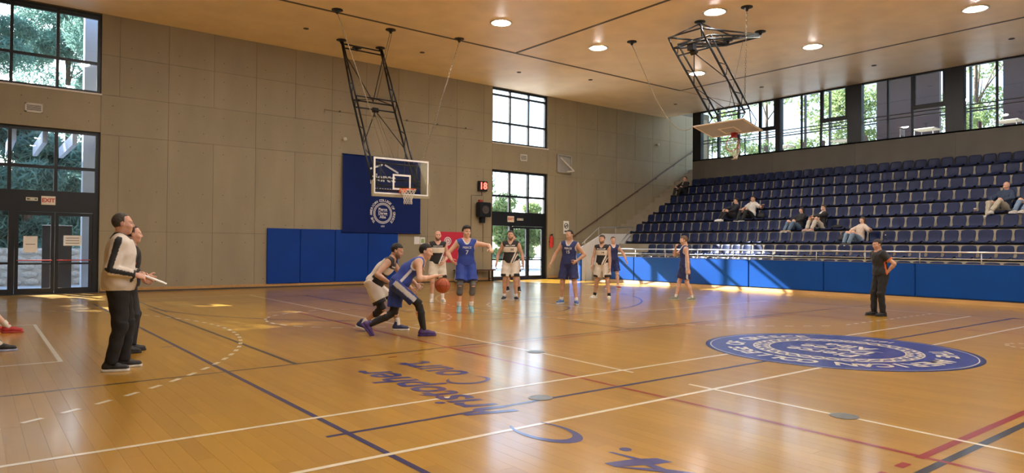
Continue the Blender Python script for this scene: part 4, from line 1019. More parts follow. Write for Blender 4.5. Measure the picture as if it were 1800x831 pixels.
for k in range(5): wch(MB().box(.4+1.35*k, .46+1.35*k, WY-.055, WY-.001, 6.165, 6.215).build('clip', M['dark_trim']), o)
# exit signs and papers on the doors
def exit_sign(x0, x1, z0, z1, label, txt=True):
    y = GY-.075; o = thing('exit_sign', label, 'sign', ((x0+x1)/2, y, z0)); wch(MB().box(x0, x1, y-.01, y+.014, z0, z1).build('plate', M['sign_lit']), o)
    if txt: put_text(o, 'EXIT', (z1-z0)*.62, (x0+x1)/2, (z0+z1)/2, y-.013, M['sign_red'], bold=.006)
    else:
        wch(MB().box(x0+.02, x1-.02, y-.013, y-.010, z0+.025, z1-.025).build('green_field', M['green']), o); wch(MB().prism([(x0+.07, (z0+z1)/2), (x0+.12, z1-.03), (x0+.12, z0+.03)], 1, y-.016, y-.013).box(x0+.12, x1-.07, y-.016, y-.013, (z0+z1)/2-.012, (z0+z1)/2+.012).build('arrow', M['paper']), o)
M['green'] = mat('sign_green', (.03, .12, .05), .5)
exit_sign(-8.31, -7.98, 2.50, 2.74, 'white EXIT sign with red letters over the left glazed door'); exit_sign(-8.66, -8.39, 2.60, 2.69, 'small green escape sign beside the left EXIT sign', False)
exit_sign(8.10, 8.44, 2.47, 2.72, 'white EXIT sign with red letters over the far glazed door'); exit_sign(8.62, 8.95, 2.55, 2.64, 'small green escape sign beside the far EXIT sign', False)
def door_paper(x0, x1, z0, z1, label, lines):
    y = GY-.045; o = thing('door_notice', label, 'notice', ((x0+x1)/2, y, z0)); wch(MB().box(x0, x1, y-.004, y, z0, z1).build('sheet', M['paper']), o)
    for k in range(lines): z = z1-(z1-z0)*(k+1)/(lines+1); wch(MB().box(x0+.05, x1-.05, y-.006, y-.004, z-.008, z+.008).build('print_line', M['dark_trim']), o)
door_paper(-8.70, -8.38, 1.17, 1.62, 'paper notice taped inside the left leaf of the glazed door beside the coach', 1); door_paper(-7.77, -7.34, 1.36, 1.65, 'wide paper notice taped on the right leaf of the glazed door beside the coach', 3)
# low steel barrier and dark box at the foot of the stairs, a blue pad standing there
o = MB().bevel_box(10.32, 10.40, 16.05, 16.75, 0.0, 1.15, .02).build('standing_pad', M['blue_pad_stand']); tag(o, 'blue pad standing upright at the foot of the stairs', 'pad')
o = thing('low_railing', 'small steel tube railing at the foot of the stairs', 'railing', (10.6, 15.9, 0))
wch(MB().tube([(10.55, 16.0, 0), (10.55, 16.0, .95), (10.95, 15.7, .1), (10.98, 15.7, 0)], .016, 8).build('tube', M['steel'], smooth=True), o); wch(MB().box(10.52, 10.58, 15.97, 16.03, 0, .01).build('foot_plate', M['steel']), o)
# ------------------------------------------------------------------ people: one signed-distance body each, clothes as shells around it
f32 = np.float32
def nrm(v): v = np.asarray(v, float); return v/(np.linalg.norm(v)+1e-9)
def rcone(P, a, b, ra, rb):
    a = np.asarray(a, f32); ba = np.asarray(b, f32)-a; L2 = float(ba@ba)+1e-9
    pa = P-a; t = np.clip((pa@ba)/L2, 0, 1)
    d = pa-t[:, None]*ba
    return np.sqrt(np.einsum('ij,ij->i', d, d))-(ra+(rb-ra)*t)
def tubecut(P, a, b, ra, rb, t0=0.0, t1=1.0):
    """cone with flat ends (hems)"""
    a = np.asarray(a, f32); ba = np.asarray(b, f32)-a; L = math.sqrt(float(ba@ba))+1e-9
    pa = P-a; t = (pa@ba)/(L*L); d = pa-t[:, None]*ba; tc = np.clip(t, t0, t1)
    lat = np.sqrt(np.einsum('ij,ij->i', d, d))-(ra+(rb-ra)*tc)
    return np.maximum(lat, np.maximum((t0-t)*L, (t-t1)*L))
def ell(P, c, R, r):
    q = ((P-np.asarray(c, f32))@np.asarray(R, f32).T); r = np.asarray(r, f32)
    k0 = np.sqrt(np.sum((q/r)**2, 1)); k1 = np.sqrt(np.sum((q/(r*r))**2, 1))+1e-6
    return k0*(k0-1)/k1
def smin(a, b, k):
    h = np.maximum(k-np.abs(a-b), 0)/k; return np.minimum(a, b)-h*h*k*0.25
def snet(fn, lo, hi, h):
    """surface nets on a regular grid"""
    lo = np.asarray(lo, f32); n = np.maximum(3, np.ceil((np.asarray(hi)-lo)/h).astype(int)+1)
    ax = [lo[i]+h*np.arange(n[i], dtype=f32) for i in range(3)]
    G = np.stack(np.meshgrid(*ax, indexing='ij'), -1).reshape(-1, 3).astype(f32)
    D = fn(G).reshape(n).astype(f32)
    D[0] = np.maximum(D[0], 1e-4); D[-1] = np.maximum(D[-1], 1e-4); D[:, 0] = np.maximum(D[:, 0], 1e-4); D[:, -1] = np.maximum(D[:, -1], 1e-4); D[:, :, 0] = np.maximum(D[:, :, 0], 1e-4); D[:, :, -1] = np.maximum(D[:, :, -1], 1e-4)
    ins = D < 0
    c = [(i, j, k) for i in (0, 1) for j in (0, 1) for k in (0, 1)]
    sl = lambda o: tuple(slice(o[i], n[i]-1+o[i]) for i in range(3))
    cnt = sum(ins[sl(o)].astype(np.int8) for o in c); act = (cnt > 0) & (cnt < 8)
    idx = np.argwhere(act); M_ = len(idx)
    if M_ == 0: return np.zeros((0, 3)), np.zeros((0, 4), int)
    ids = -np.ones(act.shape, np.int64); ids[act] = np.arange(M_)
    val = np.stack([D[idx[:, 0]+o[0], idx[:, 1]+o[1], idx[:, 2]+o[2]] for o in c], 1)
    acc = np.zeros((M_, 3)); num = np.zeros(M_)
    for a in range(8):
        for b in range(a+1, 8):
            df = [c[b][q]-c[a][q] for q in range(3)]
            if sum(map(abs, df)) != 1: continue
            va, vb = val[:, a], val[:, b]; cr = (va < 0) != (vb < 0)
            t = np.where(cr, va/np.where(cr, va-vb, 1), 0)
            acc += np.where(cr[:, None], np.asarray(c[a])+t[:, None]*np.asarray(df), 0); num += cr
    V = lo+h*(idx+acc/num[:, None])
    Q = []
    for d in range(3):
        e, g = [q for q in range(3) if q != d]
        s0 = [slice(None)]*3; s1 = [slice(None)]*3; s0[d] = slice(0, -1); s1[d] = slice(1, None)
        A, B = ins[tuple(s0)], ins[tuple(s1)]
        ch = np.argwhere(A != B); ch = ch[(ch[:, e] > 0) & (ch[:, g] > 0) & (ch[:, e] < n[e]-1) & (ch[:, g] < n[g]-1)]
        def cid(de, dg):
            q = ch.copy(); q[:, e] += de; q[:, g] += dg; return ids[q[:, 0], q[:, 1], q[:, 2]]
        quad = np.stack([cid(-1, -1), cid(0, -1), cid(0, 0), cid(-1, 0)], 1)
        fl = A[ch[:, 0], ch[:, 1], ch[:, 2]]
        if d == 1: fl = ~fl
        quad[~fl] = quad[~fl][:, ::-1]; Q.append(quad)
    return V, np.concatenate(Q)
def np_mesh(name, parts, mats, col=None):
    """parts: list of (V, Q, material index)"""
    Vs, Fs, mi, k = [], [], [], 0
    for V, Q, m in parts:
        Vs.append(np.asarray(V, float)); Fs.append(np.asarray(Q, int)+k); mi.append(np.full(len(Q), m)); k += len(V)
    V = np.concatenate(Vs); F = np.concatenate(Fs); mi = np.concatenate(mi)
    me = bpy.data.meshes.new(name); me.vertices.add(len(V)); me.vertices.foreach_set('co', V.ravel())
    me.loops.add(F.size); me.loops.foreach_set('vertex_index', F.ravel().astype(np.int32))
    me.polygons.add(len(F)); me.polygons.foreach_set('loop_start', (np.arange(len(F))*4).astype(np.int32)); me.polygons.foreach_set('loop_total', np.full(len(F), 4, np.int32))
    me.polygons.foreach_set('material_index', mi.astype(np.int32))
    me.update(calc_edges=True); me.validate(); me.shade_smooth()
    for m in mats: me.materials.append(m)
    if col is not None:
        at = me.color_attributes.new('col', 'FLOAT_COLOR', 'POINT'); c = np.ones((len(V), 4), f32); c[:, :3] = col(V); at.data.foreach_set('color', c.ravel())
    return me
I3 = np.eye(3)
# ---- head template: +Y is the face, origin in the middle of the head
def head_fn(P):
    P = P.copy(); x = np.abs(P[:, 0]); S = np.stack([x, P[:, 1], P[:, 2]], 1)
    d = ell(P, (0, -.014, .032), I3, (.076, .098, .090))
    d = smin(d, ell(P, (0, .018, -.045), I3, (.060, .072, .075)), .04)
    d = smin(d, ell(P, (0, .060, -.092), I3, (.026, .022, .020)), .03)
    d = smin(d, rcone(S, (.045, .055, -.02), (.030, .070, -.030), .022, .02), .025)          # cheek
    d = smin(d, rcone(S, (.012, .083, .036), (.042, .070, .034), .011, .010), .015)            # brow
    d = np.maximum(d, -(np.linalg.norm(S-np.array([.031, .098, .012], f32), axis=1)-.0165))    # eye socket
    d = smin(d, rcone(P, (0, .086, .022), (0, .106, -.022), .008, .012), .012)                 # nose
    d = smin(d, rcone(S, (.006, .096, -.026), (.013, .090, -.027), .009, .008), .008)
    d = smin(d, ell(S, (.008, .086, -.052), I3, (.017, .010, .0055)), .006); d = smin(d, ell(S, (.004, .085, -.064), I3, (.017, .010, .006)), .006)
    d = smin(d, ell(S, (.078, -.010, .000), I3, (.011, .022, .032)), .008)                     # ear
    d = np.maximum(d, -(np.linalg.norm(S-np.array([.090, -.003, .004], f32), axis=1)-.010))
    d = smin(d, rcone(P, (0, -.022, -.07), (0, -.030, -.17), .056, .058), .03)
    return d
HEAD_V, HEAD_Q = snet(head_fn, (-.1, -.125, -.165), (.1, .13, .135), .0065)
def ball(c, r, n=8):
    V = []; Q = []
    for i in range(n+1):
        for j in range(n): a = PI*i/n; b = 2*PI*j/n; V.append((c[0]+r*math.sin(a)*math.cos(b), c[1]+r*math.sin(a)*math.sin(b), c[2]+r*math.cos(a)))
    for i in range(n):
        for j in range(n): Q.append((i*n+j, (i+1)*n+j, (i+1)*n+(j+1) % n, i*n+(j+1) % n))
    return np.array(V), np.array(Q)
EYES = [ball((s*.031, .0765, .012), .0125) for s in (-1, 1)]; IRIS = [ball((s*.031, .0848, .012), .0066, 8) for s in (-1, 1)]
def hair_fn(kind):
    def fn(P):
        x = np.abs(P[:, 0]); S = np.stack([x, P[:, 1], P[:, 2]], 1)
        th = {'short': .008, 'curly': .017, 'thin': .006, 'long': .014, 'bald': .004}[kind]
        d = ell(P, (0, -.016, .034), I3, (.077+th, .099+th, .091+th*1.4))
        if kind == 'curly': d = smin(d, ell(P, (0, .015, .105), I3, (.075, .080, .042)), .02)
        wob = .003*np.sin(P[:, 0]*140)*np.sin(P[:, 1]*120+1)*np.sin(P[:, 2]*130); d = d+wob
        hl = .062 if kind != 'thin' else .085
        k1 = (hl+.28*P[:, 1])-P[:, 2]
        k2 = np.maximum(P[:, 1]+.022, -(P[:, 2]+.075))
        k3 = np.maximum(np.maximum(P[:, 1]-.012, P[:, 1]*0+.01-P[:, 2]), P[:, 1]*0-1)
        d = np.maximum(d, np.minimum(np.minimum(k1, k2), k3))
        if kind == 'long':
            d = smin(d, rcone(S, (.060, -.03, .05), (.085, -.035, -.15), .035, .03), .03); d = smin(d, rcone(P, (0, -.09, .04), (0, -.085, -.17), .05, .04), .03)
        if kind == 'bald': d = d*0+1
        return np.minimum(d, rcone(S, (.018, .0895, .034), (.044, .0765, .036), .0055, .0045))       # eyebrows
    return fn
HAIR = {k: snet(hair_fn(k), (-.13, -.16, -.21 if k == 'long' else -.09), (.13, .125, .17), .0075) for k in ('short', 'curly', 'thin', 'long', 'bald')}
def beard_fn(P):
    x = np.abs(P[:, 0]); S = np.stack([x, P[:, 1], P[:, 2]], 1)
    d = ell(P, (0, .019, -.046), I3, (.0635, .0755, .079)); d = smin(d, ell(P, (0, .061, -.093), I3, (.029, .025, .023)), .03)
    d = np.maximum(d, P[:, 2]+.030+.25*np.maximum(0, .06-P[:, 1])*0); d = np.maximum(d, -P[:, 1]-.005)
    return np.maximum(d, -(ell(P, (0, .09, -.058), I3, (.024, .03, .013))))
BEARD = snet(beard_fn, (-.1, -.03, -.15), (.1, .12, -.02), .0065)
# ---- hand templates (right hand: fingers +Y, palm -Z, thumb -X)
def hand_fn(curl, spread):
    ch = []
    for i, (x, L) in enumerate(((-.030, .072), (-.010, .080), (.011, .074), (.030, .058))):
        p = np.array([x, .088, 0.0]); a = 0.0; sx = (x*spread)
        for q, fr in enumerate((.45, .30, .25)):
            a += curl*(0.8 if q == 0 else 1.1); d = np.array([sx if q == 0 else 0, math.cos(a), -math.sin(a)]); e = p+d*L*fr
            ch.append((p, e, .0092-.0008*q, .0086-.0009*q)); p = e
    p = np.array([-.030, .025, -.004]); 
    for d, L, r in (((-.75, .62, -.25), .040, .0125), ((-.35, .85, -.35*(1+curl)), .032, .0105), ((-.05, .9, -.4*(1+curl)), .026, .009)):
        e = p+nrm(d)*L; ch.append((p, e, r, r*.9)); p = e
    def fn(P):
        d = ell(P, (0, .048, 0), I3, (.043, .056, .0165)); d = smin(d, rcone(P, (0, -.03, 0), (0, .015, 0), .026, .027), .02)
        d = smin(d, rcone(P, (-.028, .03, -.006), (-.02, .06, -.006), .014, .012), .012)
        f = None
        for a, b, ra, rb in ch:
            q = rcone(P, a, b, ra, rb); f = q if f is None else np.minimum(f, q)
        return smin(d, f, .007)
    return fn
HANDS = {k: snet(hand_fn(c, s), (-.1, -.035, -.115), (.06, .18, .03), .0055) for k, (c, s) in {'relaxed': (.42, 3.0), 'flat': (.10, 4.5), 'fist': (1.15, 0.5)}.items()}
# ---- shoe template: origin under the ankle, toe +Y
def shoe_fn(P):
    d = rcone(P, (0, -.045, .055), (0, .06, .050), .042, .042); d = smin(d, rcone(P, (0, .06, .045), (.006, .150, .036), .042, .036), .03)
    d = smin(d, rcone(P, (0, -.030, .06), (0, -.018, .125), .043, .040), .03)
    return np.maximum(d, .022-P[:, 2])
def sole_fn(P):
    a = np.clip((P[:, 1]+.05)/.2, 0, 1); q = P.copy(); q[:, 2] *= .25
    d = rcone(q, (0, -.048, .003), (0, .05, .003), .047, .043); d = smin(d, rcone(q, (0, .05, .003), (.006, .155, .003), .043, .039), .04)
    return np.maximum(np.maximum(d, P[:, 2]-.030), -P[:, 2])
SHOE = snet(shoe_fn, (-.07, -.115, .0), (.08, .215, .19), .008); SOLE = snet(sole_fn, (-.07, -.115, -.012), (.08, .215, .05), .0075)
def lace_mesh():
    mb = MB()
    for k in range(5): y = .02+.022*k; z = .112-.018*k; mb.tube([(-.026, y, z-.010), (0, y+.004, z), (.026, y, z-.010)], .0042, 5)
    return mb.mesh('laces', True)
LACE = lace_mesh()
_mc = {}
def cmat(kind, col, rough=.75, **k):
    key = (kind, tuple(round(c, 4) for c in col), rough)
    if key not in _mc: _mc[key] = mat(kind, col, rough, 0, .07, 14, bump=.15 if kind == 'cloth' else .05, bscale=90, **k)
    return _mc[key]
M['cloth_vc'] = mat('printed_cloth', (1, 1, 1), .7, 0, .05, 14, bump=.15, bscale=80, vcol='col')
M['eye_white'] = mat('eye_white', (.42, .38, .35), .35); M['iris'] = mat('iris', (.03, .02, .012), .2)
NAVY, BLUE, WHITE, BLACK, CREAM = (.014, .022, .105), (.016, .045, .28), (.72, .71, .69), (.010, .010, .012), (.66, .61, .53)
SKIN = {'light': (.62, .38, .27), 'tan': (.50, .295, .20), 'ruddy': (.58, .33, .24)}
HAIRC = {'dark': (.012, .009, .008), 'brown': (.045, .026, .016), 'grey': (.055, .047, .040), 'sand': (.11, .065, .035)}
def rotz(a): c, s = math.cos(a), math.sin(a); return np.array([[c, -s, 0], [s, c, 0], [0, 0, 1.]])
def rotx(a): c, s = math.cos(a), math.sin(a); return np.array([[1, 0, 0], [0, c, -s], [0, s, c]])
def roty(a): c, s = math.cos(a), math.sin(a); return np.array([[c, 0, s], [0, 1, 0], [-s, 0, c]])
def ik(a, b, l1, l2, pole):
    a, b = np.asarray(a, float), np.asarray(b, float); d = b-a; D = np.linalg.norm(d)
    if D > (l1+l2)*.999: b = a+d/D*(l1+l2)*.999; d = b-a; D = np.linalg.norm(d)
    u = d/D; x = (l1*l1-l2*l2+D*D)/(2*D); h = math.sqrt(max(l1*l1-x*x, 0)); p = np.asarray(pole, float); p = p-u*(p@u); p = nrm(p)
    return a+u*x+p*h, b
def heading_rel(x, y, rel):
    c = Vector((CAM.x-x, CAM.y-y)).normalized(); r = Vector((RT.x, RT.y)).normalized()
    r = (r-c*r.dot(c)).normalized(); f = c*math.cos(math.radians(rel))+r*math.sin(math.radians(rel))
    return math.atan2(-f.x, f.y)

def person(label, x, y, heading, H=1.82, z=0.0, grid=.014, skin='light', hair='short', hairc='dark', beard=False, build=1.0, female=False, group=None,
           pelvis=(0, 0, .953), lean=3, side=0, twist=0, hip_twist=0, head=(0, 0, 0), footL=(-.11, 0, .0, 8, 0), footR=(.11, 0, .0, -8, 0),
           handL=(-.27, .06, .82), handR=(.27, .06, .82), eL=(-.6, -1, -.1), eR=(.6, -1, -.1), kL=(-.15, 1, 0), kR=(.15, 1, 0), palmL=(1, .2, 0), palmR=(-1, .2, 0),
           hpose='relaxed', hposeL=None, outfit=None, seated=False):
    s = H/1.80; o_ = outfit
    root = thing('person', label, 'person', (x, y, z), heading, group)
    PV = np.array(pelvis)*s
    R = rotz(math.radians(0)) @ roty(math.radians(side)) @ rotx(-math.radians(lean))       # lean forward = towards +Y
    ut = R@np.array([0, 0, 1.]); ft0 = R@np.array([0, 1., 0]); rt0 = R@np.array([1., 0, 0])
    tw = math.radians(twist); rt = rt0*math.cos(tw)+ft0*math.sin(tw); ft = ft0*math.cos(tw)-rt0*math.sin(tw)
    ht = math.radians(hip_twist); hr = np.array([math.cos(ht), math.sin(ht), 0]); hf = np.array([-math.sin(ht), math.cos(ht), 0])
    B = build; Rt = np.stack([rt, ft, ut]); Rp = np.stack([nrm(hr), nrm(np.cross(ut, hr)), ut]); Rm = np.stack([nrm(rt+hr), nrm(ft+hf), ut])
    sw = .182*(.9 if female else 1)*s; 
    waist = PV+ut*.17*s; chest = PV+ut*.36*s; neck = PV+ut*.515*s
    S = {-1: PV+ut*.455*s-rt*sw, 1: PV+ut*.455*s+rt*sw}
    hipj = {-1: PV-hr*.095*s-ut*.02*s, 1: PV+hr*.095*s-ut*.02*s}
    el, wr_, kn, an, yawf, pit = {}, {}, {}, {}, {}, {}
    for k, hd, e in ((-1, handL, eL), (1, handR, eR)): el[k], wr_[k] = ik(S[k], np.array(hd)*s, .295*s, .255*s, e)
    for k, ftt, kp in ((-1, footL, kL), (1, footR, kR)):
        p_ = math.radians(ftt[4]); yw = math.radians(ftt[3])
        # ankle sits above the sole; pitch>0 lifts the heel around the ball of the foot
        fdir = np.array([-math.sin(yw), math.cos(yw), 0]); foot = np.array(ftt[:3])*s
        ankle = foot+fdir*s*(.12*(1-math.cos(p_))+.085*math.sin(p_))+np.array([0, 0, (.085*math.cos(p_)+.12*math.sin(p_))*s])
        kn[k], an[k] = ik(hipj[k], ankle, .435*s, .425*s, kp); yawf[k], pit[k] = yw, p_
    hd_c = neck+ut*.055*s+(np.array([0, 0, 1.])*.6+ut*.4)*.115*s+ft*.025*s
    yw, pt, rl = [math.radians(a) for a in head]
    fh = nrm(ft*np.array([1, 1, 0])) if lean < 75 else ft; a0 = math.atan2(-fh[0], fh[1])
    RH = rotz(a0-yw) @ rotx(-pt) @ roty(rl); hs = (.98 if not female else .94)*s
    # ------------- body
    skinm = cmat('skin', SKIN[skin], .5, spec=.4)
    def body(P):
        d = ell(P, PV+ut*.02*s, Rp, np.array([.165, .112, .125])*s*B)
        d = smin(d, ell(P, waist, Rm, np.array([.142, .100, .16])*s*B), .06*s)
        d = smin(d, ell(P, chest+ft*.008*s, Rt, np.array([.168, .112, .165])*s*B), .06*s)
        d = smin(d, rcone(P, S[-1]*.9+S[1]*.1, S[1]*.9+S[-1]*.1, .060*s, .060*s), .05*s)
        d = smin(d, rcone(P, neck-ut*.03*s, hd_c-RH@np.array([0, .02, .05])*hs, .060*s, .053*s), .04*s)
        for k in (-1, 1):
            d = smin(d, rcone(P, neck+ut*.015*s, S[k]+ut*.02*s, .042*s, .045*s), .04*s)
            a = rcone(P, S[k], el[k], .054*s*B, .041*s); a = smin(a, ell(P, S[k]-ut*.02*s, Rt, np.array([.056, .060, .068])*s), .03*s)
            fa = el[k]*.72+wr_[k]*.28
            a = smin(a, rcone(P, el[k], fa, .041*s, .043*s), .02*s); a = smin(a, rcone(P, fa, wr_[k], .043*s, .027*s), .02*s)
            d = smin(d, a, .025*s)
            l = rcone(P, hipj[k], kn[k], .088*s*B, .056*s); cf = kn[k]*.66+an[k]*.34; bk = nrm(np.cross(np.cross(an[k]-kn[k], hipj[k]-kn[k]), an[k]-kn[k])) if np.linalg.norm(np.cross(an[k]-kn[k], hipj[k]-kn[k])) > 1e-3 else -hf
            l = smin(l, rcone(P, kn[k], cf+bk*.012*s, .052*s, .054*s), .03*s); l = smin(l, rcone(P, cf+bk*.012*s, an[k], .054*s, .034*s), .03*s)
            d = smin(d, l, .03*s)
        return d
    allp = np.array([PV-.2*s, PV+.2*s, neck+.1*s, neck-.1*s]+[q for dct in (S, el, wr_, kn, an, hipj) for q in dct.values()])
    lo, hi = allp.min(0)-.11*s, allp.max(0)+.11*s
    parts = [(*snet(body, lo, hi, grid), 0)]
    T = lambda V: (V*hs)@RH.T+hd_c
    parts.append((T(HEAD_V), HEAD_Q, 0))
    for V, Q in EYES: parts.append((T(V), Q, 1))
    for V, Q in IRIS: parts.append((T(V), Q, 2))
    for k, pl_ in ((-1, palmL), (1, palmR)):
        V, Q = HANDS[(hposeL or hpose) if k == -1 else hpose]; V = V.copy(); Q = Q.copy()
        if k == -1: V[:, 0] *= -1; Q = Q[:, ::-1]
        yd = nrm(wr_[k]-el[k]); zz = -np.asarray(pl_, float); zz = nrm(zz-yd*(zz@yd)); xx = np.cross(yd, zz)
        parts.append(((V*s*.98)@np.stack([xx, yd, zz])+wr_[k]-yd*.004, Q, 0))
    obj('body', np_mesh('body', parts, [skinm, M['eye_white'], M['iris']]), None, root)
    hm = cmat('hair', HAIRC[hairc], .7)
    V, Q = HAIR[hair]; obj('eyebrows' if hair == 'bald' else 'hair', np_mesh('hair', [(T(V), Q, 0)], [hm]), None, root)
    if beard:
        bc = tuple(.45*h_+.30*k_ for h_, k_ in zip(HAIRC[hairc], SKIN[skin])); obj('beard', np_mesh('beard', [(T(BEARD[0]), BEARD[1], 0)], [cmat('beard', bc, .8)]), None, root)
    # ------------- shoes
    for k, ftt in ((-1, footL), (1, footR)):
        sc_, so_ = o_.get('shoe', BLACK), o_.get('sole', WHITE)
        me = np_mesh('shoe', [(SHOE[0]*np.array([k, 1, 1])*s, SHOE[1] if k == 1 else SHOE[1][:, ::-1], 0)], [cmat('shoe_upper', sc_, .6)]); sh = obj('shoe', me, None, root)
        me2 = np_mesh('sole', [(SOLE[0]*np.array([k, 1, 1])*s, SOLE[1] if k == 1 else SOLE[1][:, ::-1], 0)], [cmat('shoe_sole', so_, .6)]); obj('sole', me2, None, sh)
        lc = LACE.copy(); lc.materials.append(cmat('laces', o_.get('lace', so_), .8)); lo_ = obj('laces', lc, None, sh); lo_.scale = (s, s, s)
        Rf = rotz(yawf[k]) @ rotx(-pit[k]); p0 = an[k]-Rf@np.array([0, 0, .085*s])
        m4 = Matrix.Identity(4)
        for i in range(3):
            for j in range(3): m4[i][j] = Rf[i, j]
            m4[i][3] = p0[i]
        sh.matrix_local = m4
    def garment(name, fn, pts, pad, m, g=None, col=None, parent=None, label_=None):
        pts = np.array(pts); V, Q = snet(fn, pts.min(0)-pad*s, pts.max(0)+pad*s, g or grid*.9)
        if len(V) == 0: return None
        ob = obj(name, np_mesh(name, [(V, Q, 0)], [m], col), None, parent or root)
        if label_: ob['label'] = label_
        return ob
    # ------------- legs
    def crease(P, a): return a*(np.sin(P[:, 2]*38+P[:, 0]*25)*np.sin(P[:, 0]*30+P[:, 1]*22))
    if 'shorts' in o_:
        L_ = o_.get('short_len', .80)
        def shorts(P):
            d = ell(P, PV+ut*.02*s, Rp, np.array([.182, .130, .135])*s*B)
            for k in (-1, 1): d = smin(d, tubecut(P, hipj[k]+ut*.02*s, kn[k], .112*s*B, .118*s*B, -.15, L_), .05*s)
            d = np.maximum(d+crease(P, .004*s), (P-(PV+ut*(.055 if o_['top'] == 'jersey' else .115)*s).astype(f32))@ut.astype(f32))
            for k in (-1, 1):
                dd = kn[k]-hipj[k]; Ld = np.linalg.norm(dd); u = (dd/Ld).astype(f32); other = hipj[-k]; 
            return d
        hemc = o_.get('hem'); sidec = o_.get('side')
        def scol(V):
            C = np.tile(np.array(o_['shorts']), (len(V), 1))
            for k in (-1, 1):
                dd = kn[k]-hipj[k]; t = ((V-hipj[k])@dd)/(dd@dd); near = np.abs((V-hipj[k])@hr)*0
                mine = (np.sign((V-PV)@hr) == k)
                out = ((V-hipj[k])@hr)*k
                if sidec is not None: C[mine & (out > .08*s) & (np.abs((V-hipj[k])@hf-t*(dd@hf)) < .024*s)] = sidec
                if hemc is not None: C[mine & (t > L_-.14) & ((out > .01*s) | (out < -.07*s))] = hemc
            return C
        garment('shorts', shorts, [PV]+list(hipj.values())+list(kn.values()), .17, M['cloth_vc'], col=scol)
    if 'pants' in o_:
        def pants(P):
            d = ell(P, PV+ut*.02*s, Rp, np.array([.178, .126, .13])*s*B)
            for k in (-1, 1):
                l = rcone(P, hipj[k], kn[k], .106*s*B, .078*s); an2 = an[k]; l = smin(l, tubecut(P, kn[k], an2, .076*s, .064*s, -.1, o_.get('pant_len', .97)), .03*s); d = smin(d, l, .04*s)
            return np.maximum(d+crease(P, .005*s), (P-(PV+ut*.12*s).astype(f32))@ut.astype(f32))
        garment('trousers', pants, [PV]+list(hipj.values())+list(kn.values())+list(an.values()), .15, cmat('cloth', o_['pants'], .8))
    if 'sock' in o_:
        for k in (-1, 1):
            t0 = 1-o_.get('sock_len', .3); garment('sock', lambda P: tubecut(P, kn[k], an[k]+(an[k]-kn[k])*.02, .060*s, .043*s, t0, 1.0), [kn[k]*.9+an[k]*.1, an[k]], .08, cmat('cloth', o_['sock'], .8))
    if 'tights' in o_:
        t0, t1 = o_.get('tights_rng', (0, .95))
        for k in (-1, 1):
            def tg(P, k=k):
                cf = kn[k]*.66+an[k]*.34; d = smin(tubecut(P, hipj[k], kn[k], .093*s, .062*s, t0, 1.02), rcone(P, kn[k], cf, .060*s, .064*s), .03*s)
                return np.maximum(smin(d, tubecut(P, cf, an[k], .064*s, .042*s, -.05, t1), .02*s), -(((P-hipj[k].astype(f32))@nrm(kn[k]-hipj[k]).astype(f32))-t0*.43*s))
            garment('leg_sleeve', tg, [hipj[k], kn[k], an[k]], .1, cmat('cloth', o_['tights'], .7))
    # ------------- torso
    kind = o_['top']; tc = np.array(o_['top_col'])
    arm_r = .100 if kind == 'jersey' else .0
    infl = {'jersey': .016, 'tee': .020, 'jacket': .030}[kind]
    hem = o_.get('hem_z', -.01)
    nk = neck+ft*.045*s+ut*.03*s
    def holes_(P):
        d = np.full(len(P), 9., f32)
        if kind == 'jersey':
            for k in (-1, 1): d = np.minimum(d, rcone(P, S[k]+rt*k*.022*s-ut*.06*s, S[k]+rt*k*.12*s-ut*.02*s, .078*s, .125*s))
            d = np.minimum(d, rcone(P, nk, nk+ft*.08*s-ut*.055*s, .070*s, .040*s)); d = np.minimum(d, rcone(P, neck, neck+ut*.1*s, .082*s, .09*s))
        else:
            d = np.minimum(d, rcone(P, neck+ut*.03*s+ft*.01*s, neck+ut*.12*s+ft*.03*s, (.066 if kind == 'tee' else .058)*s, .085*s))
        return d
    def top(P):
        i = infl*s
        d = ell(P, PV+ut*.03*s, Rp, np.array([.180, .128, .15])*s*B+i)
        d = smin(d, ell(P, waist, Rm, np.array([.152, .108, .17])*s*B+i), .06*s)
        d = smin(d, ell(P, chest+ft*.008*s, Rt, np.array([.168, .112, .165])*s*B+i), .06*s)
        d = smin(d, rcone(P, S[-1]*.9+S[1]*.1, S[1]*.9+S[-1]*.1, .060*s+i*.8, .060*s+i*.8), .05*s)
        for k in (-1, 1):
            d = smin(d, rcone(P, neck+ut*.01*s, S[k]+ut*.02*s, .042*s+i*.7, .045*s+i*.7), .04*s)
            if kind == 'tee': d = smin(d, tubecut(P, S[k]-rt*k*.02*s, el[k], .064*s+i, .060*s+i*.6, -.2, o_.get('sleeve', .62)), .03*s)
            if kind == 'jacket':
                d = smin(d, rcone(P, S[k], el[k], .062*s+i*.6, .054*s+i*.4), .03*s); d = smin(d, tubecut(P, el[k], wr_[k], .054*s+i*.4, .040*s+i*.3, -.1, .96), .02*s)
        if kind == 'jacket': d = smin(d, rcone(P, neck-ut*.02*s, neck+ut*.035*s, .072*s, .070*s), .02*s)
        d = d+crease(P, .003*s if kind == 'jersey' else .0045*s)
        d = np.maximum(d, -((P-PV.astype(f32))@ut.astype(f32)-hem*s))
        return np.maximum(d, -holes_(P))
    trim = o_.get('trim'); pat = o_.get('pattern')
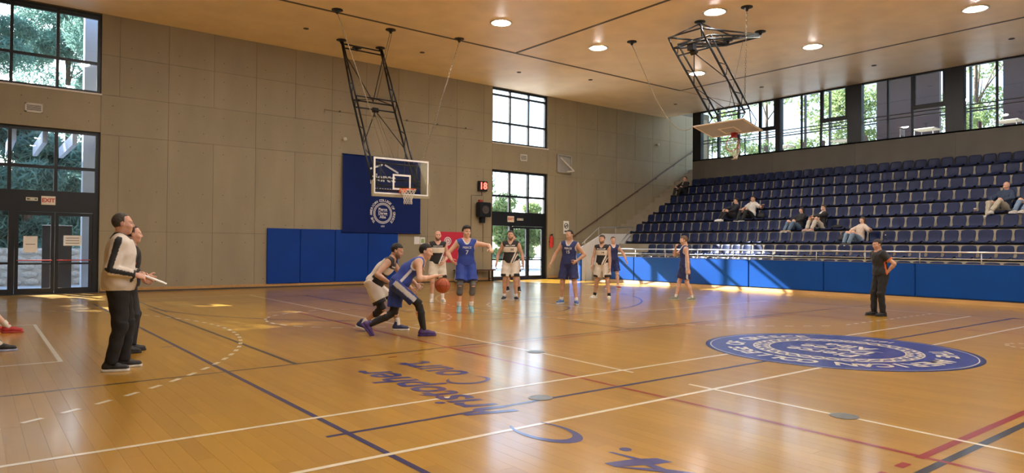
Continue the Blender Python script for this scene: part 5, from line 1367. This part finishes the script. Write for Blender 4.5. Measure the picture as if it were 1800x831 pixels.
    def tcol(V):
        C = np.tile(tc, (len(V), 1)); u = (V-PV)@rt/s; v = (V-PV)@ut/s; w = (V-PV)@ft/s
        if pat: pat(C, u, v, w)
        if kind == 'jacket' and 'stripe' in o_:
            for k in (-1, 1):
                dS = el[k]-S[k]; dF = wr_[k]-el[k]
                # the stripe follows the outside of the sleeve, the cuff and collar are dark too
                for A, D_ in ((S[k], dS), (el[k], dF)):
                    t = ((V-A)@D_)/(D_@D_); q = V-A-t[:, None]*D_; on = (t > -.25) & (t < 1.1); out = nrm(np.cross(np.cross(D_, rt*k*1.0+ft*-.15), D_))
                    C[on & (np.linalg.norm(q, axis=1) < .10*s) & ((q@out) > .90*np.linalg.norm(q, axis=1))] = o_['stripe']
                t = ((V-el[k])@dF)/(dF@dF); C[(t > .86) & (np.linalg.norm(V-wr_[k], axis=1) < .1*s)] = o_['stripe']
            C[(v > .515) & (np.abs(u) < .085)] = o_['stripe']
            C[(np.abs(u) < .012) & (w > 0)] = np.array(o_['stripe'])*1.5
        if trim is not None:
            hd_ = holes_(V.astype(f32)); C[hd_ < .017*s] = trim
            if kind == 'tee':
                for k in (-1, 1):
                    dS = el[k]-S[k]; t = ((V-S[k])@dS)/(dS@dS); C[(t > o_.get('sleeve', .62)-.10) & (np.linalg.norm(V-S[k]-t[:, None]*dS, axis=1) < .1*s)] = trim
            if o_.get('side_trim'): C[(np.abs(u) > .150) & (v < .30) & (np.abs(w) < .02)] = trim
        return C
    tp = garment({'jersey': 'jersey', 'tee': 'shirt', 'jacket': 'jacket'}[kind], top, [PV-.12*s, PV+.12*s, neck+.05*s]+list(S.values())+(list(el.values()) if kind != 'jersey' else [])+(list(wr_.values()) if kind == 'jacket' else []), .13, M['cloth_vc'], col=tcol)
    # ------------- print on the chest or back
    me = tp.data; bvh = BVHTree.FromPolygons([v.co for v in me.vertices], [p.vertices for p in me.polygons])
    for txt, size, u0, v0, back, cc in o_.get('print', ()):
        vs, fs = text_data(txt, size*s, bold=.006*size*s*3, res=2); nn = -ft if back else ft; rr = rt if back else -rt; out = []
        for p in vs:
            og = PV+ut*(v0*s+p.y)+rr*(u0*s*(-1 if not back else 1)*-1*0+p.x+u0*s)+nn*.5
            h = bvh.ray_cast(Vector(og), Vector(-nn)); out.append(tuple((h[0] if h[0] else Vector(og-nn*.38))+Vector(nn)*.004))
        m2 = bpy.data.meshes.new('print'); m2.from_pydata(out, [], fs); m2.update(); obj('number' if txt.isdigit() else 'team_name', m2, cmat('print', cc, .6), tp)
    return dict(root=root, wr=wr_, el=el, neck=neck, PV=PV, ut=ut, ft=ft, rt=rt, s=s, hd=hd_c, an=an)
# ------------------------------------------------------------------ the people in the hall
def pat_white(C, u, v, w):
    C[v > .395] = BLACK; C[(v > .425) & (v < .440) & (np.abs(u) < .12) & (w > 0)] = CREAM
    C[v < .262] = BLACK
    sl_ = u-.005+.44*v
    C[(v < .40) & (np.abs(sl_+.03) < .020) & (w > 0)] = CREAM; C[(v < .40) & (np.abs(sl_+.085) < .012) & (w > 0)] = CREAM
    C[(v < .40) & (np.abs(sl_+.055) < .010) & (w > 0) & (v > .2)] = BLACK
    C[(w < -.06) & (v < .395)] = CREAM
def pat_white_side(C, u, v, w):
    pat_white(C, u, v, w); C[(w < -.01) & (v < .46)] = CREAM; C[(v < .26) & (v > .10) & (w >= -.06)] = BLACK
def home(nav, prt, **k): return dict(top='jersey', top_col=nav, trim=(.55, .57, .62), side_trim=True, shorts=nav, side=(.55, .57, .62), **{'print': prt}, **k)
def away(prt, pat=pat_white, **k): return dict(top='jersey', top_col=CREAM, pattern=pat, shorts=CREAM, hem=BLACK, **{'print': prt}, **k)
PW = (.66, .67, .70)
# coach with clipboard
co = (-8.46, 4.04); hc = heading_rel(*co, 86)
pc = person('coach in a white jacket with black sleeve stripes and black trousers, holding a clipboard', *co, hc, H=1.83, grid=.010, skin='ruddy', hair='thin', hairc='grey', build=1.14,
       pelvis=(0, -.03, .955), lean=1, head=(-4, 0, 0), footL=(-.13, .02, 0, 4, 0), footR=(.10, -.09, 0, -6, 0), handR=(.20, .15, 1.07), handL=(-.17, .17, 1.07), eR=(.35, -1, -.35), eL=(-.35, -1, -.35),
       palmR=(-.6, .1, -.7), palmL=(.6, .1, -.7), hpose='fist',
       outfit=dict(top='jacket', top_col=(.62, .57, .50), stripe=BLACK, hem_z=-.06, pants=(.007, .007, .009), pant_len=1.0, shoe=BLACK, sole=(.62, .60, .56)))
cl = thing('clipboard', 'white clipboard held by the coach', 'clipboard', (co[0], co[1], 0), hc)
cc_ = Vector((0.02, .32, 1.035)); ax_y = Vector((0, .92, -.40)).normalized(); ax_z = Vector((0, .40, .92)).normalized()
MB().obox(cc_, ((1, 0, 0), ax_y, ax_z), (.115, .155, .004)).build('board', M['white_paint'], cl); MB().obox(cc_-ax_y*.13+ax_z*.009, ((1, 0, 0), ax_y, ax_z), (.04, .015, .006)).build('clip', M['steel'], cl)
MB().obox(cc_+ax_z*.006, ((1, 0, 0), ax_y, ax_z), (.10, .125, .0015)).build('sheet', M['paper'], cl)
# referee behind the coach
rf = (-8.18, 5.39)
person('referee in a black shirt with orange trim, half hidden behind the coach', *rf, heading_rel(*rf, 92), H=1.72, skin='ruddy', hair='thin', hairc='brown', lean=3, footL=(-.1, .05, 0, 5, 0), footR=(.1, -.02, 0, -5, 0),
       handR=(.24, .22, 1.06), handL=(-.2, .2, 1.0), outfit=dict(top='tee', top_col=BLACK, trim=(.62, .13, .03), sleeve=.72, pants=BLACK, shoe=BLACK, sole=BLACK, hem_z=-.03))
# dribbler and ball
dp = (-4.43, 4.85); hd_ = heading_rel(*dp, 96)
person('player in a blue kit with black leggings dribbling the ball, leaning forward', *dp, hd_, H=1.86, skin='light', hair='short', hairc='dark', pelvis=(0, -.02, .80), lean=43, twist=-4, head=(12, 12, 0),
       footL=(-.08, -.56, .02, 0, 52), footR=(.10, .38, 0, 0, 0), kL=(0, 1, -.1), kR=(.05, 1, .1), handR=(.26, .52, .93), eR=(.5, -.9, -.6), handL=(-.25, .30, .78), eL=(-.6, -.8, .2), palmR=(0, .3, -1), hpose='flat', hposeL='relaxed',
       outfit=home(BLUE, (), shoe=(.055, .025, .14), sole=(.06, .03, .16), tights=(.008, .008, .010), tights_rng=(.45, .98)))
fdir = Vector((-math.sin(hd_), math.cos(hd_))); rdir = Vector((math.cos(hd_), math.sin(hd_)))
bp_ = Vector(dp)+fdir*.66+rdir*.26
ball_t = thing('basketball', 'orange basketball just below the hand of the dribbling player', 'ball', (bp_.x, bp_.y, .815))
M['ball'] = mat('ball_leather', (.40, .085, .03), .6, 0, .08, 20, .3, 260)
bmx = bmesh.new(); bmesh.ops.create_icosphere(bmx, subdivisions=4, radius=.121); me_ = bpy.data.meshes.new('ball'); bmx.to_mesh(me_); bmx.free(); me_.shade_smooth(); obj('leather', me_, M['ball'], ball_t)
sm = MB(); sm.torus((0, 0, 0), .1205, .0025, 40, 5, 'z').torus((0, 0, 0), .1205, .0025, 40, 5, 'x')
for s_ in (-1, 1): sm.tube([Vector((s_*(.06+.045*math.cos(2*t)), 0, 0))+Vector((0, math.cos(t), math.sin(t)))*math.sqrt(max(.1205**2-(.06+.045*math.cos(2*t))**2, 0)) for t in [2*PI*i/40 for i in range(41)]], .0025, 5, cap=False)
sm.build('seam', M['black_metal'], ball_t)
# defender
df = (-4.33, 5.62)
person('defender in a white and black kit crouching behind the dribbler', *df, heading_rel(*df, 78), H=1.84, skin='tan', hair='short', hairc='dark', beard=True, pelvis=(0, -.15, .78), lean=38, head=(5, 22, 0),
       footL=(-.05, .26, 0, 5, 0), footR=(.06, -.34, 0, 0, 18), kL=(-.2, 1, 0), kR=(.1, 1, 0), handR=(.30, .20, .80), handL=(-.20, .52, .60), eR=(.6, -.8, -.3), eL=(-.6, -.5, -.3),
       outfit=away((), pat_white_side, shoe=(.02, .03, .10), sole=WHITE, sock=WHITE, tights=BLACK, tights_rng=(.55, .02)))
# standing white player under the banner
wb = (-.35, 10.24)
person('bald bearded player in a white and black kit standing before the red banner', *wb, heading_rel(*wb, 6), H=1.87, skin='ruddy', hair='bald', hairc='brown', beard=True, footL=(-.13, .0, 0, 10, 0), footR=(.14, .05, 0, -10, 0),
       handL=(-.12, .20, .98), handR=(.34, .06, .90), eL=(-.8, -.8, -.2), outfit=away((), shoe=CREAM, sole=WHITE, sock=WHITE, sock_len=.3))
# number 7
p7 = (-1.29, 7.56)
person('player number 7 in a bright blue kit on tiptoe with one arm raised sideways', *p7, heading_rel(*p7, 8), H=1.91, skin='light', hair='curly', hairc='dark', pelvis=(0, 0, .965), lean=4, head=(-14, 6, 0), footL=(-.09, .0, .0, 8, 42), footR=(.14, .04, .0, -8, 38),
       handL=(-.47, .26, 1.30), eL=(-1, -.3, -.1), handR=(.31, .22, 1.06), eR=(.9, -.8, -.2), palmL=(.2, .2, -1), outfit=home(BLUE, (('PIERCE', .058, 0, .37, False, PW), ('7', .12, 0, .27, False, PW)), shoe=(.22, .42, .46), sole=(.55, .66, .68), sock=WHITE, sock_len=.22, tights=(.10, .10, .105), tights_rng=(.62, .22)))
# number 00 and the man behind him
p0 = (1.60, 9.67)
person('bearded player number 00 in a white and black kit standing before the far door', *p0, heading_rel(*p0, -6), H=1.91, skin='tan', hair='short', hairc='dark', beard=True, build=1.05, footL=(-.15, .03, 0, 14, 0), footR=(.16, .0, 0, -6, 0), handL=(-.33, .08, .90), handR=(.35, .10, .92),
       outfit=away((('00', .085, .055, .33, False, BLACK),), shoe=BLACK, sole=(.5, .48, .45), sock=WHITE, sock_len=.2))
pb0 = (3.82, 12.37)
person('player in white and black almost hidden behind number 00', *pb0, heading_rel(*pb0, -12), H=1.86, skin='tan', hair='short', hairc='dark', footL=(-.20, .05, 0, 18, 0), footR=(.18, .0, 0, -8, 0), handL=(-.30, .08, .9), handR=(.3, .08, .9), outfit=away((), shoe=BLACK, sole=WHITE, sock=BLACK, sock_len=.2))
# number 15
p15 = (2.08, 7.88)
person('tall player number 15 in a navy kit with one hand on his hip', *p15, heading_rel(*p15, -16), H=1.91, skin='tan', hair='thin', hairc='dark', build=1.05, head=(26, 11, 0), footL=(-.20, .06, 0, 22, 0), footR=(.20, -.04, 0, -16, 0), lean=4, side=-2,
       handR=(.40, .16, .96), eR=(.7, -1, -.1), handL=(-.20, .10, 1.02), eL=(-1, -.6, .0), palmL=(.9, -.2, 0), hposeL='fist', outfit=home(NAVY, (('PIERCE', .060, 0, .375, False, PW), ('15', .10, 0, .29, False, PW)), shoe=(.06, .14, .32), sole=(.55, .60, .68), sock=WHITE, sock_len=.2))
# number 14 and the blue player behind him
p14 = (4.04, 8.62)
person('player number 14 in a white and black kit between two blue players', *p14, heading_rel(*p14, -20), H=1.82, skin='tan', hair='short', hairc='brown', beard=True, head=(4, 6, 0), lean=5, footL=(-.22, .08, 0, 12, 0), footR=(.24, -.02, 0, -20, 0), handR=(.25, .18, .90), handL=(-.25, .12, .86),
       outfit=away((('14', .085, .045, .33, False, BLACK),), shoe=(.60, .58, .48), sole=WHITE, sock=BLACK, sock_len=.22))
pbb = (7.72, 11.75)
person('blue-kit player half hidden behind number 14, arm held out', *pbb, heading_rel(*pbb, 14), H=1.84, skin='light', hair='sand' and 'short', hairc='sand', footL=(-.18, .05, 0, 10, 0), footR=(.20, .0, 0, -8, 0), handL=(-.44, .12, .95), eL=(-1, -.6, 0), handR=(.3, .1, .85),
       outfit=home(NAVY, (), shoe=(.45, .08, .06), sole=WHITE, sock=WHITE, sock_len=.15))
# blue player walking, hand at his face
pl_ = (5.55, 6.98)
person('blue-kit player in front of the blue barrier, one hand at his mouth', *pl_, heading_rel(*pl_, -80), H=1.82, skin='light', hair='short', hairc='sand', pelvis=(0, 0, .935), lean=1, head=(0, 12, 0), footL=(-.09, -.19, 0, 4, 0), footR=(.09, .22, 0, -2, 0), handL=(-.25, -.06, .80), handR=(.05, .24, 1.42), eR=(.6, .3, -1), palmR=(-.3, -1, 0), hpose='fist', hposeL='relaxed',
       outfit=home(NAVY, (), shoe=(.20, .21, .16), sole=(.36, .36, .30), sock=WHITE, sock_len=.18))
# referee on the far side
r2 = (5.71, 1.88)
person('referee in black shirt and trousers with orange side trim, hands on hips, by the barrier', *r2, heading_rel(*r2, -55), H=1.70, skin='tan', hair='short', hairc='dark', lean=7, head=(-4, 14, 0), build=1.08, footL=(-.10, .02, 0, 4, 0), footR=(.11, .10, 0, -12, 0), handL=(-.19, -.02, 1.0), handR=(.19, .02, 1.0), eL=(-1, -.7, .1), eR=(1, -.7, .1), palmL=(.9, .3, 0), palmR=(-.9, .3, 0), hpose='fist',
       outfit=dict(top='tee', top_col=BLACK, trim=(.62, .13, .03), side_trim=True, sleeve=.60, hem_z=-.01, pants=BLACK, shoe=BLACK, sole=BLACK, **{'print': (('o', .09, -.08, .36, False, (.2, .25, .35)),)}))
# substitutes on chairs at the left edge
def chair(x, y, h, label):
    t = thing('bench_chair', label, 'chair', (x, y, 0), h, 'team bench chairs')
    MB().bevel_box(-.22, .22, -.22, .20, .42, .45, .012).build('seat', M['seat_blue'], t); MB().bevel_box(-.22, .22, -.25, -.225, .55, .85, .01).build('backrest', M['seat_blue'], t)
    for sx in (-1, 1):
        MB().tube([(sx*.20, .18, 0), (sx*.20, .16, .42)], .012, 8).build('leg', M['steel'], t); MB().tube([(sx*.20, -.26, 0), (sx*.20, -.235, .85)], .012, 8).build('leg', M['steel'], t)
for (x, y), lb, cl_, of, ft_ in (((-9.95, 8.84), 'seated substitute in red shoes at the left edge, mostly out of view', 'left edge chair under the substitute in red shoes', dict(shoe=(.42, .03, .03), sole=(.40, .05, .05)), .60),
                            ((-10.11, 6.57), 'seated substitute in black shoes with pale blue soles at the left edge', 'left edge chair under the substitute with pale blue soles', dict(shoe=BLACK, sole=(.33, .40, .62), lace=(.6, .55, .35)), .58)):
    h_ = heading_rel(x, y, 88); chair(x, y, h_, cl_)
    person(lb, x, y, h_, H=1.85, skin='light', hair='short', hairc='brown', pelvis=(0, -.08, .53), lean=12, footL=(-.12, ft_-.1, 0, 5, 0), footR=(.14, ft_, 0, -5, 0), handL=(-.15, .34, .60), handR=(.14, .38, .60), eL=(-1, -.3, .2), eR=(1, -.3, .2), palmL=(0, 0, -1), palmR=(0, 0, -1), outfit=away((), sock=CREAM, sock_len=.3, **of))
# ---- spectators in the stands (seated, feet up on the row in front)
def seat_spot(row, y): return ROW_X[row]-.20, y, ROW_Z[row]-.78
def spectator(label, row, y, turn=0.0, feet=(.50, .30), **k):
    x, y, z = seat_spot(row, y); fy, fz = feet
    d = dict(pelvis=(0, -.03, .535), lean=-14, head=(0, 8, 0), footL=(-.12, fy, fz, 4, 0), footR=(.12, fy+.02, fz, -4, 0), handL=(-.16, .26, .74), handR=(.16, .26, .74), eL=(-1, -.4, 0), eR=(1, -.4, 0), palmL=(0, 0, -1), palmR=(0, 0, -1), grid=.018, H=1.76, kL=(-.2, .3, 1), kR=(.2, .3, 1))
    d.update(k); return person(label, x, y, PI/2-math.radians(turn), z=z, group='spectators in the stands', **d)
TEEW = dict(top='tee', top_col=(.62, .60, .56), sleeve=.62, pants=(.012, .014, .016), shoe=BLACK, sole=WHITE)
def jk(c, pants, **k): return dict(top='jacket', top_col=c, pants=pants, hem_z=-.06, **{**dict(shoe=BLACK, sole=BLACK), **k})
spectator('spectator in black sitting at the stairs end of the second row from the top', 1, 16.16, 4, skin='ruddy', hair='thin', hairc='brown', outfit=dict(jk((.010, .010, .012), (.010, .010, .012)), pattern=lambda C, u, v, w: C.__setitem__((np.abs(u) < .035) & (v > .33) & (w > 0), (.35, .34, .33))))
spectator('spectator in a dark hooded top and white shoes beside the white T-shirt', 4, 11.74, 34, feet=(.52, .34), skin='light', hair='short', hairc='brown', handR=(.10, .30, .86), outfit=jk((.012, .014, .024), (.012, .012, .015), shoe=WHITE, sole=WHITE))
spectator('spectator in a white T-shirt and dark trousers, one arm along the seats', 4, 10.92, 14, H=1.84, skin='tan', hair='short', hairc='dark', build=1.08, handL=(-.62, -.06, .92), eL=(-.4, -.5, -.7), palmL=(0, 0, -1), outfit=TEEW)
spectator('dark-haired spectator in a black top and jeans beside the white trousers', 5, 8.42, 26, feet=(.50, .32), female=True, H=1.66, hair='long', hairc='dark', outfit=jk((.010, .010, .013), (.10, .16, .25), shoe=(.35, .25, .18), sole=WHITE))
spectator('spectator in white trousers and a black jacket with drawn-up knees', 5, 7.60, 24, feet=(.44, .34), H=1.74, female=True, skin='light', hair='short', hairc='brown', handL=(-.02, .30, .90), handR=(.02, .30, .86), outfit=dict(jk((.010, .010, .013), (.56, .52, .46), shoe=(.45, .28, .22), sole=(.5, .4, .35)), pattern=lambda C, u, v, w: C.__setitem__((np.abs(u) < .05) & (v > .22) & (w > 0), (.66, .65, .63))))
spectator('long-haired spectator in a beige top and jeans, arm along the seat backs', 6, 5.86, 30, feet=(.46, .30), female=True, H=1.68, hair='long', hairc='brown', handL=(-.60, -.04, .88), eL=(-.4, -.5, -.7), handR=(.10, .26, .80), outfit=dict(top='tee', top_col=(.56, .46, .38), sleeve=.95, pants=(.16, .24, .34), shoe=(.05, .045, .04), sole=WHITE))
spectator('bald spectator in a dark blue jacket and beige trousers, legs crossed', 4, 2.30, 16, feet=(.50, .12), skin='ruddy', hair='bald', hairc='grey', H=1.80, build=1.06, footL=(-.02, .56, .34, 10, 0), footR=(.14, .50, .20, 0, 0), outfit=jk((.018, .035, .075), (.42, .38, .30), shoe=(.6, .58, .55), sole=(.6, .58, .55)))
spectator('spectator in jeans at the right edge, only the legs in view', 4, 1.52, 26, feet=(.56, .34), skin='light', hair='short', hairc='brown', outfit=jk((.02, .03, .06), (.16, .24, .36), shoe=(.5, .48, .45), sole=WHITE))
# belongings on the seats
def bag(row, y, label, w=.30, h=.24):
    x, _, _ = seat_spot(row, y); t = thing('bag', label, 'bag', (x+.01, y, ROW_Z[row]-.352), 0, 'bags on the seats')
    def fn(P): return smin(ell(P, (0, 0, h*.45), I3, (.13, w*.55, h*.5)), ell(P, (-.04, 0, h*.3), I3, (.12, w*.5, h*.35)), .05)
    obj('pouch', np_mesh('pouch', [(*snet(fn, (-.22, -.25, 0), (.2, .25, .4), .02), 0)], [cmat('cloth', (.010, .010, .014), .7)]), None, t)
    MB().tube([(0, -.08, h*.9), (0, -.05, h*1.2), (0, .05, h*1.2), (0, .08, h*.9)], .009, 6).build('strap', M['black_metal'], t)
bag(6, 6.36, 'black bag on the seat left of the long-haired spectator'); bag(4, 10.42, 'dark bag on the seat right of the man in the white T-shirt'); bag(5, 6.98, 'dark folded jacket bag on the seat right of the white trousers', .34, .14)
x_, y_, z_ = seat_spot(6, 4.98); t = thing('water_bottle', 'clear water bottle on the seat right of the long-haired spectator', 'bottle', (x_-.05, y_, ROW_Z[6]-.355))
MB().lathe([(.032, 0), (.034, .02), (.034, .13), (.028, .16), (.013, .19), (.013, .21), (.0005, .21)], n=16).build('bottle_body', M['board_glass'], t, smooth=True); MB().lathe([(.015, .20), (.015, .225), (.0005, .225)], n=12).build('cap', M['white_paint'], t)
x_, y_, z_ = seat_spot(4, 3.02); t = thing('paper_cup', 'brown paper cup on the seat left of the bald spectator', 'cup', (x_-.05, y_, ROW_Z[4]-.355))
MB().lathe([(.028, 0), (.038, .11), (.0005, .11)], n=16).build('cup_body', cmat('paper_cup', (.30, .19, .12), .7), t, smooth=True); MB().lathe([(.041, .108), (.041, .120), (.034, .128), (.0005, .128)], n=16).build('lid', M['white_paint'], t)
